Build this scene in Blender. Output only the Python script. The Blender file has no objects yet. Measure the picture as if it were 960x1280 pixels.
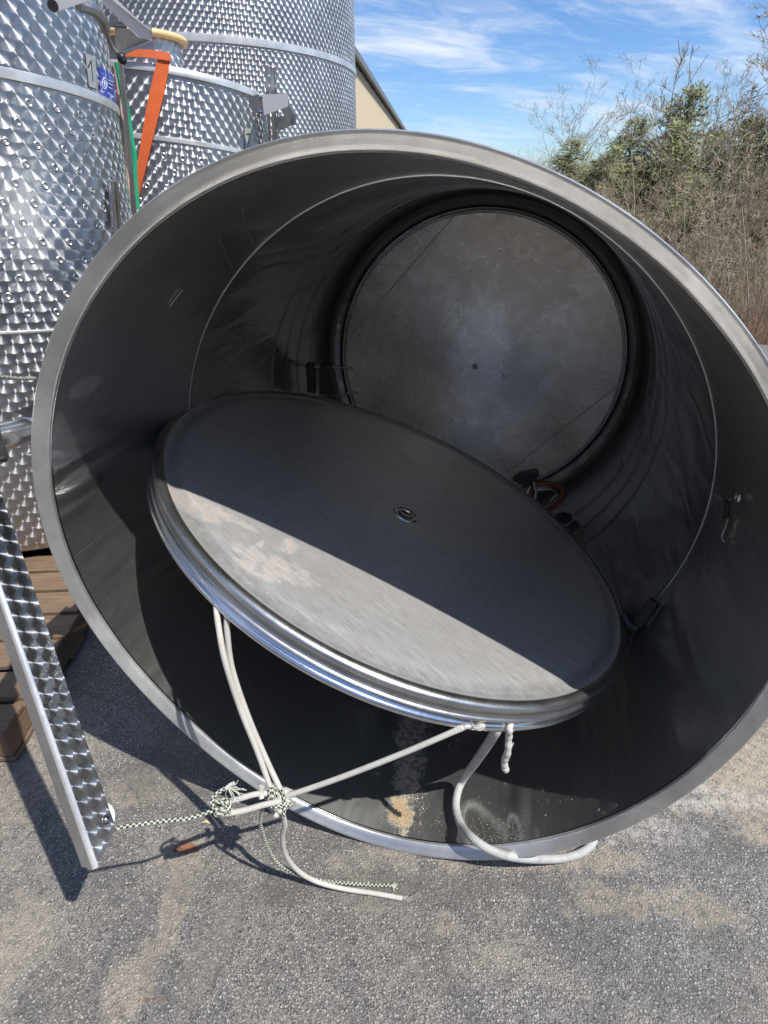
import bpy, math, random
import numpy as np
from mathutils import Vector, Matrix, Quaternion
random.seed(7); RNG = np.random.default_rng(11)
SC = bpy.context.scene; COL = SC.collection
rad = math.radians; PI = math.pi

# ------------------------------------------------------------------ camera
CAMH = 1.5758; PITCH = 0.51437; FPX = 708.9
cam = bpy.data.cameras.new('camera'); camo = bpy.data.objects.new('camera', cam); COL.objects.link(camo)
camo.location = (0, 0, CAMH); camo.rotation_euler = (PI/2-PITCH, 0, 0)
cam.sensor_fit = 'VERTICAL'; cam.sensor_height = 36; cam.lens = FPX/1280*36
cam.clip_start = .02; cam.clip_end = 2000
SC.camera = camo
SC.render.resolution_x = 768; SC.render.resolution_y = 1024

# ------------------------------------------------------------------ light
SUN = Vector((0.43525, -0.33203, 0.83685)).normalized()
SUN_EL = math.asin(SUN.z); SUN_AZ = math.atan2(SUN.x, SUN.y)
sl = bpy.data.lights.new('sun', 'SUN'); sl.energy = 5.0; sl.angle = rad(.53); sl.color = (1, .96, .90)
so = bpy.data.objects.new('sun', sl); COL.objects.link(so)
so.rotation_euler = SUN.to_track_quat('Z', 'Y').to_euler(); so.location = (6, -5, 12)
SC.view_settings.view_transform = 'Standard'; SC.view_settings.look = 'None'
SC.view_settings.exposure = 0.27; SC.view_settings.gamma = 1

# ------------------------------------------------------------------ node helpers
class NT:
    def __init__(s, nt): s.t = nt
    def n(s, typ, props=None, **ins):
        nd = s.t.nodes.new(typ)
        for k, v in (props or {}).items(): setattr(nd, k, v)
        for k, v in ins.items():
            key = int(k[1:]) if k[0] == 'i' and k[1:].isdigit() else k.replace('_', ' ')
            s.put(nd.inputs[key], v)
        return nd
    def put(s, sock, v):
        if isinstance(v, bpy.types.NodeSocket): s.t.links.new(v, sock)
        elif isinstance(v, bpy.types.Node): s.t.links.new(v.outputs[0], sock)
        else: sock.default_value = v
    def m(s, op, a, b=0.0, c=0.0, clamp=False):
        return s.n('ShaderNodeMath', {'operation': op, 'use_clamp': clamp}, i0=a, i1=b, i2=c).outputs[0]
    def v(s, op, a, b=(0, 0, 0), out=0):
        return s.n('ShaderNodeVectorMath', {'operation': op}, i0=a, i1=b).outputs[out]
    def vs(s, a, k):
        nd = s.n('ShaderNodeVectorMath', {'operation': 'SCALE'}, i0=a); s.put(nd.inputs['Scale'], k); return nd.outputs[0]
    def noise(s, vec, scale, detail=4, rough=.5, dist=0.0, out=0, dim='3D'):
        return s.n('ShaderNodeTexNoise', {'noise_dimensions': dim}, Vector=vec, Scale=scale, Detail=detail, Roughness=rough, Distortion=dist).outputs[out]
    def ramp(s, f, a, b, lo=0.0, hi=1.0, smooth=True):
        return s.n('ShaderNodeMapRange', {'interpolation_type': 'SMOOTHSTEP' if smooth else 'LINEAR'}, i0=f, i1=a, i2=b, i3=lo, i4=hi).outputs[0]
    def mix(s, f, a, b, mode='MIX'):
        nd = s.t.nodes.new('ShaderNodeMix'); nd.data_type = 'RGBA'; nd.blend_type = mode
        s.put(nd.inputs[0], f)
        for k, v in ((6, a), (7, b)):
            if isinstance(v, tuple) and len(v) == 3: v = (*v, 1)
            s.put(nd.inputs[k], v)
        return nd.outputs[2]
    def xyz(s, v): 
        nd = s.n('ShaderNodeSeparateXYZ', None, i0=v); return nd.outputs
    def comb(s, x, y, z): return s.n('ShaderNodeCombineXYZ', None, i0=x, i1=y, i2=z).outputs[0]
    def obj(s): return s.n('ShaderNodeTexCoord').outputs['Object']
    def uv(s): return s.n('ShaderNodeTexCoord').outputs['UV']
    def bump(s, h, strength=.5, dist=.01, normal=None):
        nd = s.n('ShaderNodeBump', None, Strength=strength, Distance=dist, Height=h)
        if normal is not None: s.put(nd.inputs['Normal'], normal)
        return nd.outputs[0]
    def spot(s, P, c, r, wob=0.25, freq=14.0):
        """1 at c fading to 0 at radii r (per axis), ragged by noise"""
        d = s.v('DIVIDE', s.v('SUBTRACT', P, tuple(c)), tuple(r))
        l = s.v('LENGTH', d, out=1)
        nz = s.noise(P, freq, 5, .65)
        l = s.m('ADD', l, s.m('MULTIPLY', s.m('SUBTRACT', nz, .5), wob*4))
        return s.ramp(l, 1.0, .55)

def C4(c): return (*c, 1) if len(c) == 3 else c
def mat(name, color=(.5, .5, .5), rough=.5, metal=0.0, fn=None, **kw):
    m = bpy.data.materials.new(name); m.use_nodes = True
    t = NT(m.node_tree); b = m.node_tree.nodes['Principled BSDF']
    b.inputs['Base Color'].default_value = C4(color); b.inputs['Roughness'].default_value = rough; b.inputs['Metallic'].default_value = metal
    for k, v in kw.items(): b.inputs[k.replace('_', ' ')].default_value = v
    if fn: fn(t, b)
    return m

# ------------------------------------------------------------------ world: clear blue sky with thin cirrus
W = bpy.data.worlds.new('World'); SC.world = W; W.use_nodes = True
t = NT(W.node_tree); bg = W.node_tree.nodes['Background']
sky = t.n('ShaderNodeTexSky'); sky.sky_type = 'NISHITA'; sky.sun_disc = False
sky.sun_elevation = SUN_EL; sky.sun_rotation = SUN_AZ
sky.air_density = 1.0; sky.dust_density = .35; sky.ozone_density = 2.2; sky.altitude = 300
gen = t.n('ShaderNodeTexCoord').outputs['Generated']
gx, gy, gz = t.xyz(gen)[0:3]
zc = t.m('MAXIMUM', t.m('ADD', gz, .12), .05)
pv = t.comb(t.m('DIVIDE', gx, zc), t.m('DIVIDE', gy, zc), 0.0)
pr = t.n('ShaderNodeVectorRotate', {'rotation_type': 'Z_AXIS'}, Vector=pv, Angle=rad(-24)).outputs[0]
st = t.v('MULTIPLY', pr, (.45, 1.1, 1))
warp = t.noise(st, 1.1, 3, .5, out=1)
st2 = t.v('ADD', st, t.vs(t.v('SUBTRACT', warp, (.5, .5, .5)), 1.5))
c1 = t.noise(st2, 1.7, 8, .62); c2 = t.noise(t.v('MULTIPLY', pr, (1.0, 2.6, 1)), 3.0, 6, .68, 1.2)
cl = t.m('ADD', t.ramp(c1, .43, .78), t.m('MULTIPLY', t.ramp(c2, .45, .85), .35))
cl = t.m('MULTIPLY', cl, t.ramp(gz, .0, .1), clamp=True)
hs = t.n('ShaderNodeHueSaturation', None, Hue=.50, Saturation=1.14, Value=1.0, Color=sky.outputs[0]).outputs[0]
hs = t.mix(1.0, hs, (.84, .98, 1.20), 'MULTIPLY')
skc = t.mix(t.m('MULTIPLY', cl, .88), hs, (7.0, 7.5, 8.2))
t.put(bg.inputs['Color'], skc); bg.inputs['Strength'].default_value = .108

# ------------------------------------------------------------------ pixel-to-place helpers (photo 960 x 1280), used only to read off coordinates
_fw = Vector((0, math.cos(PITCH), -math.sin(PITCH))); _up = Vector((0, math.sin(PITCH), math.cos(PITCH)))
CAM = Vector((0, 0, CAMH))
def ray(px, py): return (Vector((1, 0, 0))*((px-480)/FPX) - _up*((py-640)/FPX) + _fw).normalized()
def at(px, py, d): return CAM + ray(px, py)*d
def atz(px, py, z=0.0):
    d = ray(px, py); return CAM + d*((z-CAMH)/d.z)
def atplane(px, py, c, n):
    d = ray(px, py); return CAM + d*((c-CAM).dot(n)/d.dot(n))
def atcyl(px, py, base, A, R, far=False):
    d = ray(px, py); v = CAM-base
    P = v - A*v.dot(A); D = d - A*d.dot(A)
    a = D.dot(D); b = 2*P.dot(D); c = P.dot(P)-R*R
    q = max(b*b-4*a*c, 0); s = (-b + (1 if far else -1)*math.sqrt(q))/(2*a)
    return CAM + d*s

# ------------------------------------------------------------------ mesh helpers
class MB:
    def __init__(s): s.v = []; s.f = []; s.uv = []; s.mi = []
    def add(s, vs, fs, uvs=None):
        o = len(s.v); s.v += [tuple(p) for p in vs]
        for f in fs: s.f.append(tuple(i+o for i in f))
        if uvs is not None: s.uv += uvs
        else: s.uv += [[(vs[i][0], vs[i][1]) for i in f] for f in fs]
        return s
    def box(s, c, sz, M=None, bev=0.0):
        x, y, z = sz[0]/2, sz[1]/2, sz[2]/2
        if bev > 0:
            b = min(bev, x*.9, y*.9, z*.9); vs = []; 
            for sx in (-1, 1):
                for sy in (-1, 1):
                    for sz_ in (-1, 1):
                        vs += [(sx*x, sy*(y-b), sz_*(z-b)), (sx*(x-b), sy*y, sz_*(z-b)), (sx*(x-b), sy*(y-b), sz_*z)]
            import bmesh
            bm = bmesh.new(); bv = [bm.verts.new(p) for p in vs]; r = bmesh.ops.convex_hull(bm, input=bv)
            bm.verts.index_update(); V = [v.co.copy() for v in bm.verts]; Fs = [[l.vert.index for l in f.loops] for f in bm.faces]; bm.free()
        else:
            V = [Vector((a, b_, c_)) for a in (-x, x) for b_ in (-y, y) for c_ in (-z, z)]
            Fs = [(0, 1, 3, 2), (4, 6, 7, 5), (0, 4, 5, 1), (2, 3, 7, 6), (0, 2, 6, 4), (1, 5, 7, 3)]
        uvs = []
        for f in Fs:
            n = (V[f[1]]-V[f[0]]).cross(V[f[2]]-V[f[0]]); k = max(range(3), key=lambda i: abs(n[i]))
            a, b_ = [(1, 2), (0, 2), (0, 1)][k]; uvs.append([(V[i][a]+.37*k, V[i][b_]) for i in f])
        c = Vector(c); P = [(M @ p if M else p)+c for p in V]
        return s.add(P, Fs, uvs)
    def prism(s, poly, ext):
        n = len(poly); ext = Vector(ext); P = [Vector(p) for p in poly]+[Vector(p)+ext for p in poly]
        fs = [tuple(range(n))[::-1], tuple(range(n, 2*n))]+[(i, (i+1) % n, n+(i+1) % n, n+i) for i in range(n)]
        # uv in plane
        u = (P[1]-P[0]).normalized(); w = (P[1]-P[0]).cross(P[2]-P[0]).normalized(); v = w.cross(u)
        uvs = [[(P[i].dot(u)+.3*P[i].dot(w), P[i].dot(v)+.3*P[i].dot(w)) for i in f] for f in fs]
        return s.add(P, fs, uvs)
    def tube(s, pts, r, n=8, cap=True, uvrep=1.0):
        pts = [Vector(p) for p in pts]; m = len(pts)
        rs = r if isinstance(r, (list, tuple)) else [r]*m
        T = [(pts[min(i+1, m-1)]-pts[max(i-1, 0)]).normalized() for i in range(m)]
        a = T[0].orthogonal().normalized(); V = []; L = 0; Ls = []
        for i in range(m):
            if i: L += (pts[i]-pts[i-1]).length; a = (a - T[i]*a.dot(T[i])).normalized()
            b = T[i].cross(a); Ls.append(L)
            for k in range(n):
                q = 2*PI*k/n; V.append(pts[i]+(a*math.cos(q)+b*math.sin(q))*rs[i])
        F = []; U = []
        for i in range(m-1):
            for k in range(n):
                k2 = (k+1) % n; F.append((i*n+k, i*n+k2, (i+1)*n+k2, (i+1)*n+k))
                U.append([(k/n*uvrep, Ls[i]), ((k+1)/n*uvrep, Ls[i]), ((k+1)/n*uvrep, Ls[i+1]), (k/n*uvrep, Ls[i+1])])
        if cap:
            F.append(tuple(range(n))[::-1]); U.append([(.5, 0)]*n)
            F.append(tuple((m-1)*n+k for k in range(n))); U.append([(.5, L)]*n)
        return s.add(V, F, U)
    def lathe(s, prof, n=64, closed=False, M=None, a0=0.0, a1=2*PI, rfun=None, post=None, seg_u=None):
        """prof: list of (r, h); axis z. uv = (arc metres, metres along profile)"""
        full = abs(a1-a0-2*PI) < 1e-6; m = len(prof); cols = n if full else n+1
        V = []; Ls = [0]
        for j in range(1, m): Ls.append(Ls[-1]+math.hypot(prof[j][0]-prof[j-1][0], prof[j][1]-prof[j-1][1]))
        R = max(p[0] for p in prof)
        for i in range(cols):
            q = a0+(a1-a0)*i/n
            for (r, h) in prof:
                rr = r*(rfun(q, h) if rfun else 1)
                p = Vector((rr*math.cos(q), rr*math.sin(q), h))
                if post: p = post(p)
                V.append(M @ p if M else p)
        F = []; U = []
        for i in range(n):
            i2 = (i+1) % cols
            ua, ub = R*(a0+(a1-a0)*i/n), R*(a0+(a1-a0)*(i+1)/n)
            for j in range(m-1 if not closed else m):
                j2 = (j+1) % m; lj2 = Ls[j2] if j2 else Ls[-1]+.01
                F.append((i*m+j, i2*m+j, i2*m+j2, i*m+j2)); U.append([(ua, Ls[j]), (ub, Ls[j]), (ub, lj2), (ua, lj2)])
        return s.add(V, F, U)
    def mesh(s, name, m, smooth=40):
        me = bpy.data.meshes.new(name); me.from_pydata(s.v, [], s.f)
        uvl = me.uv_layers.new(name='UVMap'); flat = [c for f in s.uv for p in f for c in (p[0], p[1])]
        uvl.data.foreach_set('uv', flat); me.materials.append(m); me.validate(); me.update()
        if smooth:
            me.polygons.foreach_set('use_smooth', [True]*len(me.polygons))
            me.set_sharp_from_angle(angle=rad(smooth))
        return me
    def build(s, name, m, parent=None, smooth=40, local=False):
        """vertices are world coordinates unless local"""
        if parent is not None and not local:
            inv = world(parent).inverted(); s.v = [tuple(inv @ Vector(p)) for p in s.v]
        o = bpy.data.objects.new(name, s.mesh(name, m, smooth)); COL.objects.link(o)
        if parent is not None: o.parent = parent
        return o
def world(o):
    M = o.matrix_basis.copy()
    return world(o.parent) @ M if o.parent else M
def thing(name, label, cat, loc=(0, 0, 0), M=None, group=None):
    o = bpy.data.objects.new(name, None); COL.objects.link(o); o.empty_display_size = .1
    if M is not None: o.matrix_basis = M
    else: o.location = loc
    o['label'] = label; o['category'] = cat
    if group: o['group'] = group
    return o
def tag(o, label=None, cat=None, group=None, kind=None):
    for k, v in (('label', label), ('category', cat), ('group', group), ('kind', kind)):
        if v: o[k] = v
    return o
def spline(pts, n=8):
    P = [Vector(p) for p in pts]; P = [P[0]*2-P[1]]+P+[P[-1]*2-P[-2]]; out = []
    for i in range(1, len(P)-2):
        for k in range(n):
            t_ = k/n; a, b, c, d = P[i-1:i+3]
            out.append(.5*((2*b)+(c-a)*t_+(2*a-5*b+4*c-d)*t_*t_+(3*b-a-3*c+d)*t_**3))
    out.append(P[-2]); return out
def basis(x, y, z, loc=(0, 0, 0)):
    M = Matrix((x, y, z)).transposed().to_4x4(); M.translation = Vector(loc); return M

# ------------------------------------------------------------------ materials
def perlage(t, b, cell=.05, rough=(.16, .3), base=.62, r=.56, aniso=.86, squash=.6, tint=(1, 1, 1), facet=.06):
    """overlapping engine-turned discs: every disc brushed in circles round its own centre"""
    uv = t.v('DIVIDE', t.uv(), (cell, cell*squash, 1)); U, V = t.xyz(uv)[0:2]
    def cand(k):
        row = t.m('ADD', t.m('FLOOR', V), float(k))
        off = t.m('MULTIPLY', t.m('MODULO', t.m('ABSOLUTE', row), 2.0), .5)
        cx = t.m('ADD', t.m('ROUND', t.m('SUBTRACT', U, off)), off)
        dx = t.m('SUBTRACT', U, cx); dy = t.m('MULTIPLY', t.m('SUBTRACT', V, row), squash)
        d = t.m('SQRT', t.m('ADD', t.m('MULTIPLY', dx, dx), t.m('MULTIPLY', dy, dy)))
        return dx, dy, d, cx, row
    A = cand(1); B = cand(0); C = cand(-1)
    uA = t.m('LESS_THAN', A[2], r); uB = t.m('LESS_THAN', B[2], r)
    def lerp(f, x, y): return t.m('ADD', t.m('MULTIPLY', x, f), t.m('MULTIPLY', y, t.m('SUBTRACT', 1.0, f)))
    dx, dy, d, cx, row = [lerp(uA, A[i], lerp(uB, B[i], C[i])) for i in range(5)]
    tan = t.n('ShaderNodeTangent', {'direction_type': 'UV_MAP'}).outputs[0]
    nrm = t.n('ShaderNodeNewGeometry').outputs['Normal']
    bit = t.v('CROSS_PRODUCT', nrm, tan)
    tv = t.v('NORMALIZE', t.v('ADD', t.vs(tan, dx), t.vs(bit, dy)))      # spread runs across the circular scratches
    rnd = t.n('ShaderNodeTexWhiteNoise', {'noise_dimensions': '2D'}, Vector=t.comb(cx, row, 0.0)).outputs[0]
    rings = t.n('ShaderNodeTexNoise', {'noise_dimensions': '1D'}, W=t.m('ADD', t.m('MULTIPLY', d, 34.0), t.m('MULTIPLY', rnd, 90.0)), Scale=1.0, Detail=2.0).outputs[0]
    t.put(b.inputs['Tangent'], tv); b.inputs['Anisotropic'].default_value = aniso
    t.put(b.inputs['Roughness'], t.m('ADD', t.ramp(rings, .2, .8, rough[0], rough[1]), t.m('MULTIPLY', rnd, .05)))
    big = t.noise(t.obj(), 2.2, 3, .5)
    val = t.m('MULTIPLY', t.ramp(rings, .25, .75, base*.86, base*1.1), t.m('MULTIPLY', t.ramp(big, .3, .7, .78, 1.08), t.ramp(rnd, 0, 1, .88, 1.08)))
    t.put(b.inputs['Base Color'], t.mix(1.0, t.comb(val, val, val), tint, 'MULTIPLY'))
    edge = t.m('MULTIPLY', d, facet)     # every disc is a shallow facet
    h = t.m('ADD', edge, t.m('MULTIPLY', rings, .12))
    h = t.m('ADD', h, t.m('MULTIPLY', t.noise(t.obj(), 3.0, 2, .5), 5.0))
    t.put(b.inputs['Normal'], t.bump(h, .22, cell*.03))
def perl(name, **k): return mat(name, metal=1.0, fn=lambda t, b: perlage(t, b, **k))
M_PERL_L = perl('engine_turned_steel_near', cell=.062, base=.56, rough=(.34, .46), facet=.02)
M_PERL_M = perl('engine_turned_steel_mid', cell=.056, base=.56, rough=(.38, .5), facet=.02)
M_PERL_B = perl('engine_turned_steel_far', cell=.054, base=.56, rough=(.42, .54), facet=.02)
M_PERL_ARM = perl('engine_turned_steel_arm', cell=.031, base=.85, rough=(.22, .32), r=.54, aniso=.93, squash=.75, facet=.35)

def haze_lobe(t, b, fac, rough, col):
    """worn steel scatters in two lobes: a fairly sharp one and a broad milky one"""
    g = t.n('ShaderNodeBsdfAnisotropic', None, Roughness=rough); t.put(g.inputs['Color'], C4(col) if isinstance(col, tuple) else col)
    if b.inputs['Normal'].links: t.put(g.inputs['Normal'], b.inputs['Normal'].links[0].from_socket)
    mx = t.n('ShaderNodeMixShader'); t.put(mx.inputs[0], fac); t.t.links.new(b.outputs[0], mx.inputs[1]); t.t.links.new(g.outputs[0], mx.inputs[2])
    out = [n for n in t.t.nodes if n.type == 'OUTPUT_MATERIAL'][0]; t.t.links.new(mx.outputs[0], out.inputs[0])
def brushed(t, b, col=(.6, .6, .59), rough=(.25, .4), axis=(40, 40, 3), wav=.002, smudge=.25, scr=.25):
    P = t.obj(); s1 = t.noise(t.v('MULTIPLY', P, axis), 6.0, 5, .6); n2 = t.noise(P, 5.0, 6, .65); n3 = t.noise(P, 38.0, 4, .6)
    f = t.m('ADD', t.m('MULTIPLY', s1, .5), t.m('MULTIPLY', n2, .5))
    t.put(b.inputs['Roughness'], t.ramp(f, .3, .7, rough[0], rough[1]))
    dark = tuple(c*(1-smudge) for c in col)
    c = t.mix(t.ramp(n2, .35, .68), dark, col); c = t.mix(t.m('MULTIPLY', t.ramp(n3, .5, .75), .25), c, tuple(x*.75 for x in col))
    t.put(b.inputs['Base Color'], c)
    t.put(b.inputs['Normal'], t.bump(t.m('ADD', t.m('MULTIPLY', s1, scr), t.m('MULTIPLY', t.noise(P, 2.2, 2, .5), 4.0)), .3, wav))
def steel(name, **k): return mat(name, metal=1.0, fn=lambda t, b: brushed(t, b, **k))
M_STEEL = steel('brushed_steel', col=(.62, .62, .61))
M_BRIGHT = steel('bright_steel', col=(.78, .78, .78), rough=(.12, .25), wav=.0012)
M_DULL = steel('dull_steel', col=(.45, .45, .44), rough=(.35, .5))
M_RIM = steel('rim_steel', col=(.72, .72, .71), rough=(.30, .46), axis=(2, 2, 2), wav=.0012, smudge=.28, scr=.8); M_RIM.node_tree.nodes['Principled BSDF'].inputs['Metallic'].default_value = .8
def rimspots():
    t = NT(M_RIM.node_tree); b = M_RIM.node_tree.nodes['Principled BSDF']; P = t.obj(); old = b.inputs['Base Color'].links[0].from_socket
    c = old
    for a_, k in ((54, .75), (50, .6), (40, .35), (100, .35), (-60, .3), (215, .3)):
        q = rad(a_); c = t.mix(t.m('MULTIPLY', t.spot(P, (.775*math.cos(q), .01, ZC+.775*math.sin(q)), (.05, .06, .05), .5, 40.0), k), c, (.86, .86, .83))
    n = t.noise(P, 22.0, 6, .7); c = t.mix(t.ramp(n, .52, .7, 0, .35), c, (.45, .45, .44)); t.put(b.inputs['Base Color'], c)
M_SEAM = steel('weld_steel', col=(.42, .42, .41), rough=(.4, .55))
M_BLACK = mat('black_rubber', (.015, .015, .016), .45)
M_GASK = mat('brown_rubber', (.17, .06, .025), .5)
M_WHITE = mat('white_plastic', (.75, .78, .8), .35)
M_TAN = mat('tan_gasket', (.72, .5, .24), .5)
def webf(t, b):
    u, v = t.xyz(t.uv())[0:2]; s = t.m('SINE', t.m('MULTIPLY', u, 2*PI*9)); w = t.noise(t.uv(), 90.0, 3, .6)
    t.put(b.inputs['Base Color'], t.mix(t.ramp(s, -.3, 1.0, 0, .4), (.74, .13, .03), (.86, .24, .08)))
    t.put(b.inputs['Normal'], t.bump(t.m('ADD', s, w), .6, .002))
M_STRAP = mat('orange_webbing', rough=.55, fn=webf)
M_GREEN = mat('green_rope', (.01, .33, .16), .5)
M_PINK = mat('peach_edge', (.62, .42, .36), .6)

def ropef(t, b, c1=(.56, .545, .50), c2=(.36, .34, .29), dens=330.0, dirt=.35):
    u, v = t.xyz(t.uv())[0:2]
    a = t.m('ADD', t.m('MULTIPLY', u, 2*PI*6), t.m('MULTIPLY', v, dens*2)); c = t.m('SUBTRACT', t.m('MULTIPLY', u, 2*PI*6), t.m('MULTIPLY', v, dens*2))
    w = t.m('MULTIPLY', t.m('SINE', a), t.m('SINE', c)); n = t.noise(t.obj(), 30.0, 5, .6)
    t.put(b.inputs['Base Color'], t.mix(t.m('ADD', t.ramp(w, .5, -.9, 0, .4), t.m('MULTIPLY', t.ramp(n, .45, .75), dirt), clamp=True), c1, c2))
    t.put(b.inputs['Normal'], t.bump(t.m('ADD', w, t.m('MULTIPLY', n, 1.5)), .5, .0009))
M_ROPE = mat('white_rope', rough=.7, fn=ropef)
M_HOSE = mat('grey_white_rope', rough=.7, fn=lambda t, b: ropef(t, b, (.42, .43, .42), (.25, .25, .23), 260.0, .6))
M_CORD_L = mat('cord_pale_strand', (.52, .54, .45), .7)
M_CORD_D = mat('cord_dark_strand', (.035, .05, .035), .7)

TANK_LOC = Vector((-.000317, .903025, 0)); YAW = .2143
ROT = Matrix.Rotation(-YAW, 4, 'Z'); TANK_M = Matrix.Translation(TANK_LOC) @ ROT
AX = Vector((math.sin(YAW), math.cos(YAW), 0)); E1 = Vector((math.cos(YAW), -math.sin(YAW), 0)); ZC = .83505
FF = (-.038978, -.027120, -.005688, .012519, .009852, .003475)
DEPTH = 1.94; OFFX, OFFZ = .0381, -.0109
def wdec(d): return 1-.3*min(max(d, 0)/.584, 1) if d < .584 else max(0, .7*(1-(d-.584)/(DEPTH-.584)))
def rfun(q, d):
    s = FF[0]*math.cos(2*q)+FF[1]*math.sin(2*q)+FF[2]*math.cos(3*q)+FF[3]*math.sin(3*q)+FF[4]*math.cos(4*q)+FF[5]*math.sin(4*q)
    return 1+wdec(d)*s
def tpost(p):   # lathe axis z -> tank depth axis y ; (x, z, depth)
    k = max(0, min(p.z/DEPTH, 1)); x = p.x+OFFX*k; z = p.y+OFFZ*k
    return Vector((x, p.z+k*(-.0557*(p.x))*max(0, (k-.8)/.2), z+ZC))
def tpt(q, r, d): # point in tank coordinates at angle q, radius r, depth d
    rr = r*rfun(q, d); return tpost(Vector((rr*math.cos(q), rr*math.sin(q), d)))
def on_tank(px, py, R=.757):
    """where the ray of a photo pixel meets the inner wall, tank coordinates"""
    d = ray(px, py); inv = TANK_M.inverted(); o = inv @ CAM; dd = (inv.to_3x3() @ d)
    s = .3
    prev = None
    while s < 5:
        p = o+dd*s; k = max(0, min(p.y/DEPTH, 1)); x = p.x-OFFX*k; z = p.z-ZC-OFFZ*k
        r = math.hypot(x, z); q = math.atan2(z, x)
        if p.y > .0 and r > R*rfun(q, p.y): return p
        if p.y > DEPTH: return p
        s += .004
    return p

def innerf(t, b):
    P = t.obj(); X, Y, Z = t.xyz(P)[0:3]
    ang = t.m('ARCTAN2', t.m('SUBTRACT', Z, ZC), X)
    cyl = t.comb(t.m('MULTIPLY', ang, .75), Y, 0.0)                      # unrolled wall
    sc = t.noise(t.v('MULTIPLY', cyl, (2.2, 60, 1)), 5.0, 6, .65)         # circumferential grain
    lng = t.noise(t.v('MULTIPLY', cyl, (26, 1.6, 1)), 3.0, 5, .6)         # faint streaks along the depth
    n2 = t.noise(P, 3.1, 7, .62); n3 = t.noise(P, 55.0, 4, .7)
    f = t.m('ADD', t.m('MULTIPLY', sc, .35), t.m('ADD', t.m('MULTIPLY', lng, .25), t.m('MULTIPLY', n2, .4)))
    deep = t.ramp(Y, .5, 1.9)                                            # darker and rougher towards the far end
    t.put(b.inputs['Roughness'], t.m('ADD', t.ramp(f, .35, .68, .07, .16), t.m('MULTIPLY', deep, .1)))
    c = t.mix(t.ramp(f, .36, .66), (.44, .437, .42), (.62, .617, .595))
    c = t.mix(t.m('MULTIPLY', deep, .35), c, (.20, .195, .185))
    dirt = 0.0
    s1 = on_tank(500, 1020); s2 = on_tank(512, 960); s3 = on_tank(520, 900)
    a = t.spot(P, s1, (.05, .07, .12), .75, 16.0)
    bb = t.spot(P, s2, (.05, .13, .12), .45, 30.0)
    cc = t.spot(P, s3, (.07, .22, .12), .5, 22.0)
    speck = t.ramp(t.n('ShaderNodeTexVoronoi', None, Vector=P, Scale=190.0).outputs[0], .32, .2)
    low = t.ramp(Z, .22, .03)
    crumbs = t.m('MULTIPLY', t.m('MULTIPLY', speck, low), t.ramp(t.noise(P, 7.0, 3, .6), .56, .68))
    d = t.m('MAXIMUM', t.m('MULTIPLY', a, 1.0), t.m('MULTIPLY', bb, t.ramp(n3, .40, .6, .2, .85)))
    d = t.m('MAXIMUM', d, t.m('MULTIPLY', cc, t.ramp(n3, .42, .62, .1, .7)))
    d = t.m('MAXIMUM', d, crumbs)
    c = t.mix(d, c, t.mix(t.noise(P, 120.0, 3, .6), (.30, .22, .13), (.46, .36, .23)))
    # rag wipes and residue patches on the wall
    wp = t.m('MULTIPLY', t.spot(P, on_tank(738, 287), (.05, .05, .05), .06, 30.0), .8)
    wq = t.m('MULTIPLY', t.spot(P, on_tank(110, 484), (.05, .06, .03), .2, 40.0), .35)
    w = t.m('MAXIMUM', wp, wq); c = t.mix(w, c, (.62, .62, .60))
    flk = t.ramp(t.n('ShaderNodeTexVoronoi', None, Vector=t.v('MULTIPLY', P, (1, .6, 1)), Scale=85.0).outputs[0], .1, .05)
    flk = t.m('MULTIPLY', flk, t.ramp(t.noise(P, 4.0, 3, .6), .55, .66)); c = t.mix(t.m('MULTIPLY', flk, .7), c, (.7, .7, .68))
    t.put(b.inputs['Base Color'], c)
    t.put(b.inputs['Metallic'], t.m('SUBTRACT', .95, t.m('MAXIMUM', d, t.m('MULTIPLY', w, .6)), clamp=True))
    wave = t.noise(t.v('MULTIPLY', cyl, (1.0, .55, 1)), 2.6, 2, .45)
    def dent(px, py, r, k, dx=0, dz=0):
        p = on_tank(px, py); l = t.v('LENGTH', t.v('DIVIDE', t.v('SUBTRACT', P, (p.x+dx, p.y, p.z+dz)), r), out=1)
        return t.m('MULTIPLY', t.ramp(l, 1.0, 0.0), k)
    dents = 0.0
    for px, py, r, k in ((650, 1010, (.035, .12, .2), 3.2), (640, 950, (.03, .16, .2), -2.0), (730, 930, (.04, .22, .12), 3.6), (700, 880, (.03, .25, .12), -2.4), (760, 960, (.03, .16, .10), 2.4), (860, 800, (.2, .25, .05), 3.0), (100, 610, (.2, .12, .035), 3.4), (120, 575, (.2, .2, .03), -2.4), (90, 640, (.2, .10, .03), 2.0), (140, 700, (.2, .12, .05), 1.4), (330, 930, (.05, .2, .06), 1.6), (890, 640, (.2, .12, .09), 2.0), (300, 300, (.2, .3, .05), 1.5)):
        dents = t.m('ADD', dents, dent(px, py, r, k))
    wave2 = t.noise(t.v('MULTIPLY', cyl, (3.2, .9, 1)), 3.5, 2, .4, 1.0)
    h = t.m('ADD', t.m('MULTIPLY', sc, .10), t.m('ADD', t.m('ADD', t.m('MULTIPLY', wave, 9.0), t.m('ADD', t.m('MULTIPLY', wave2, 2.2), dents)), t.m('MULTIPLY', d, t.m('MULTIPLY', n3, 1.5))))
    t.put(b.inputs['Normal'], t.bump(h, .42, .0065))
    b.inputs['Anisotropic'].default_value = .2
    haze_lobe(t, b, t.m('SUBTRACT', .34, t.m('MULTIPLY', d, .34), clamp=True), .5, t.mix(.2, c, (.8, .8, .79)))
M_INNER = mat('tank_inner_steel', metal=1.0, fn=innerf)

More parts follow.
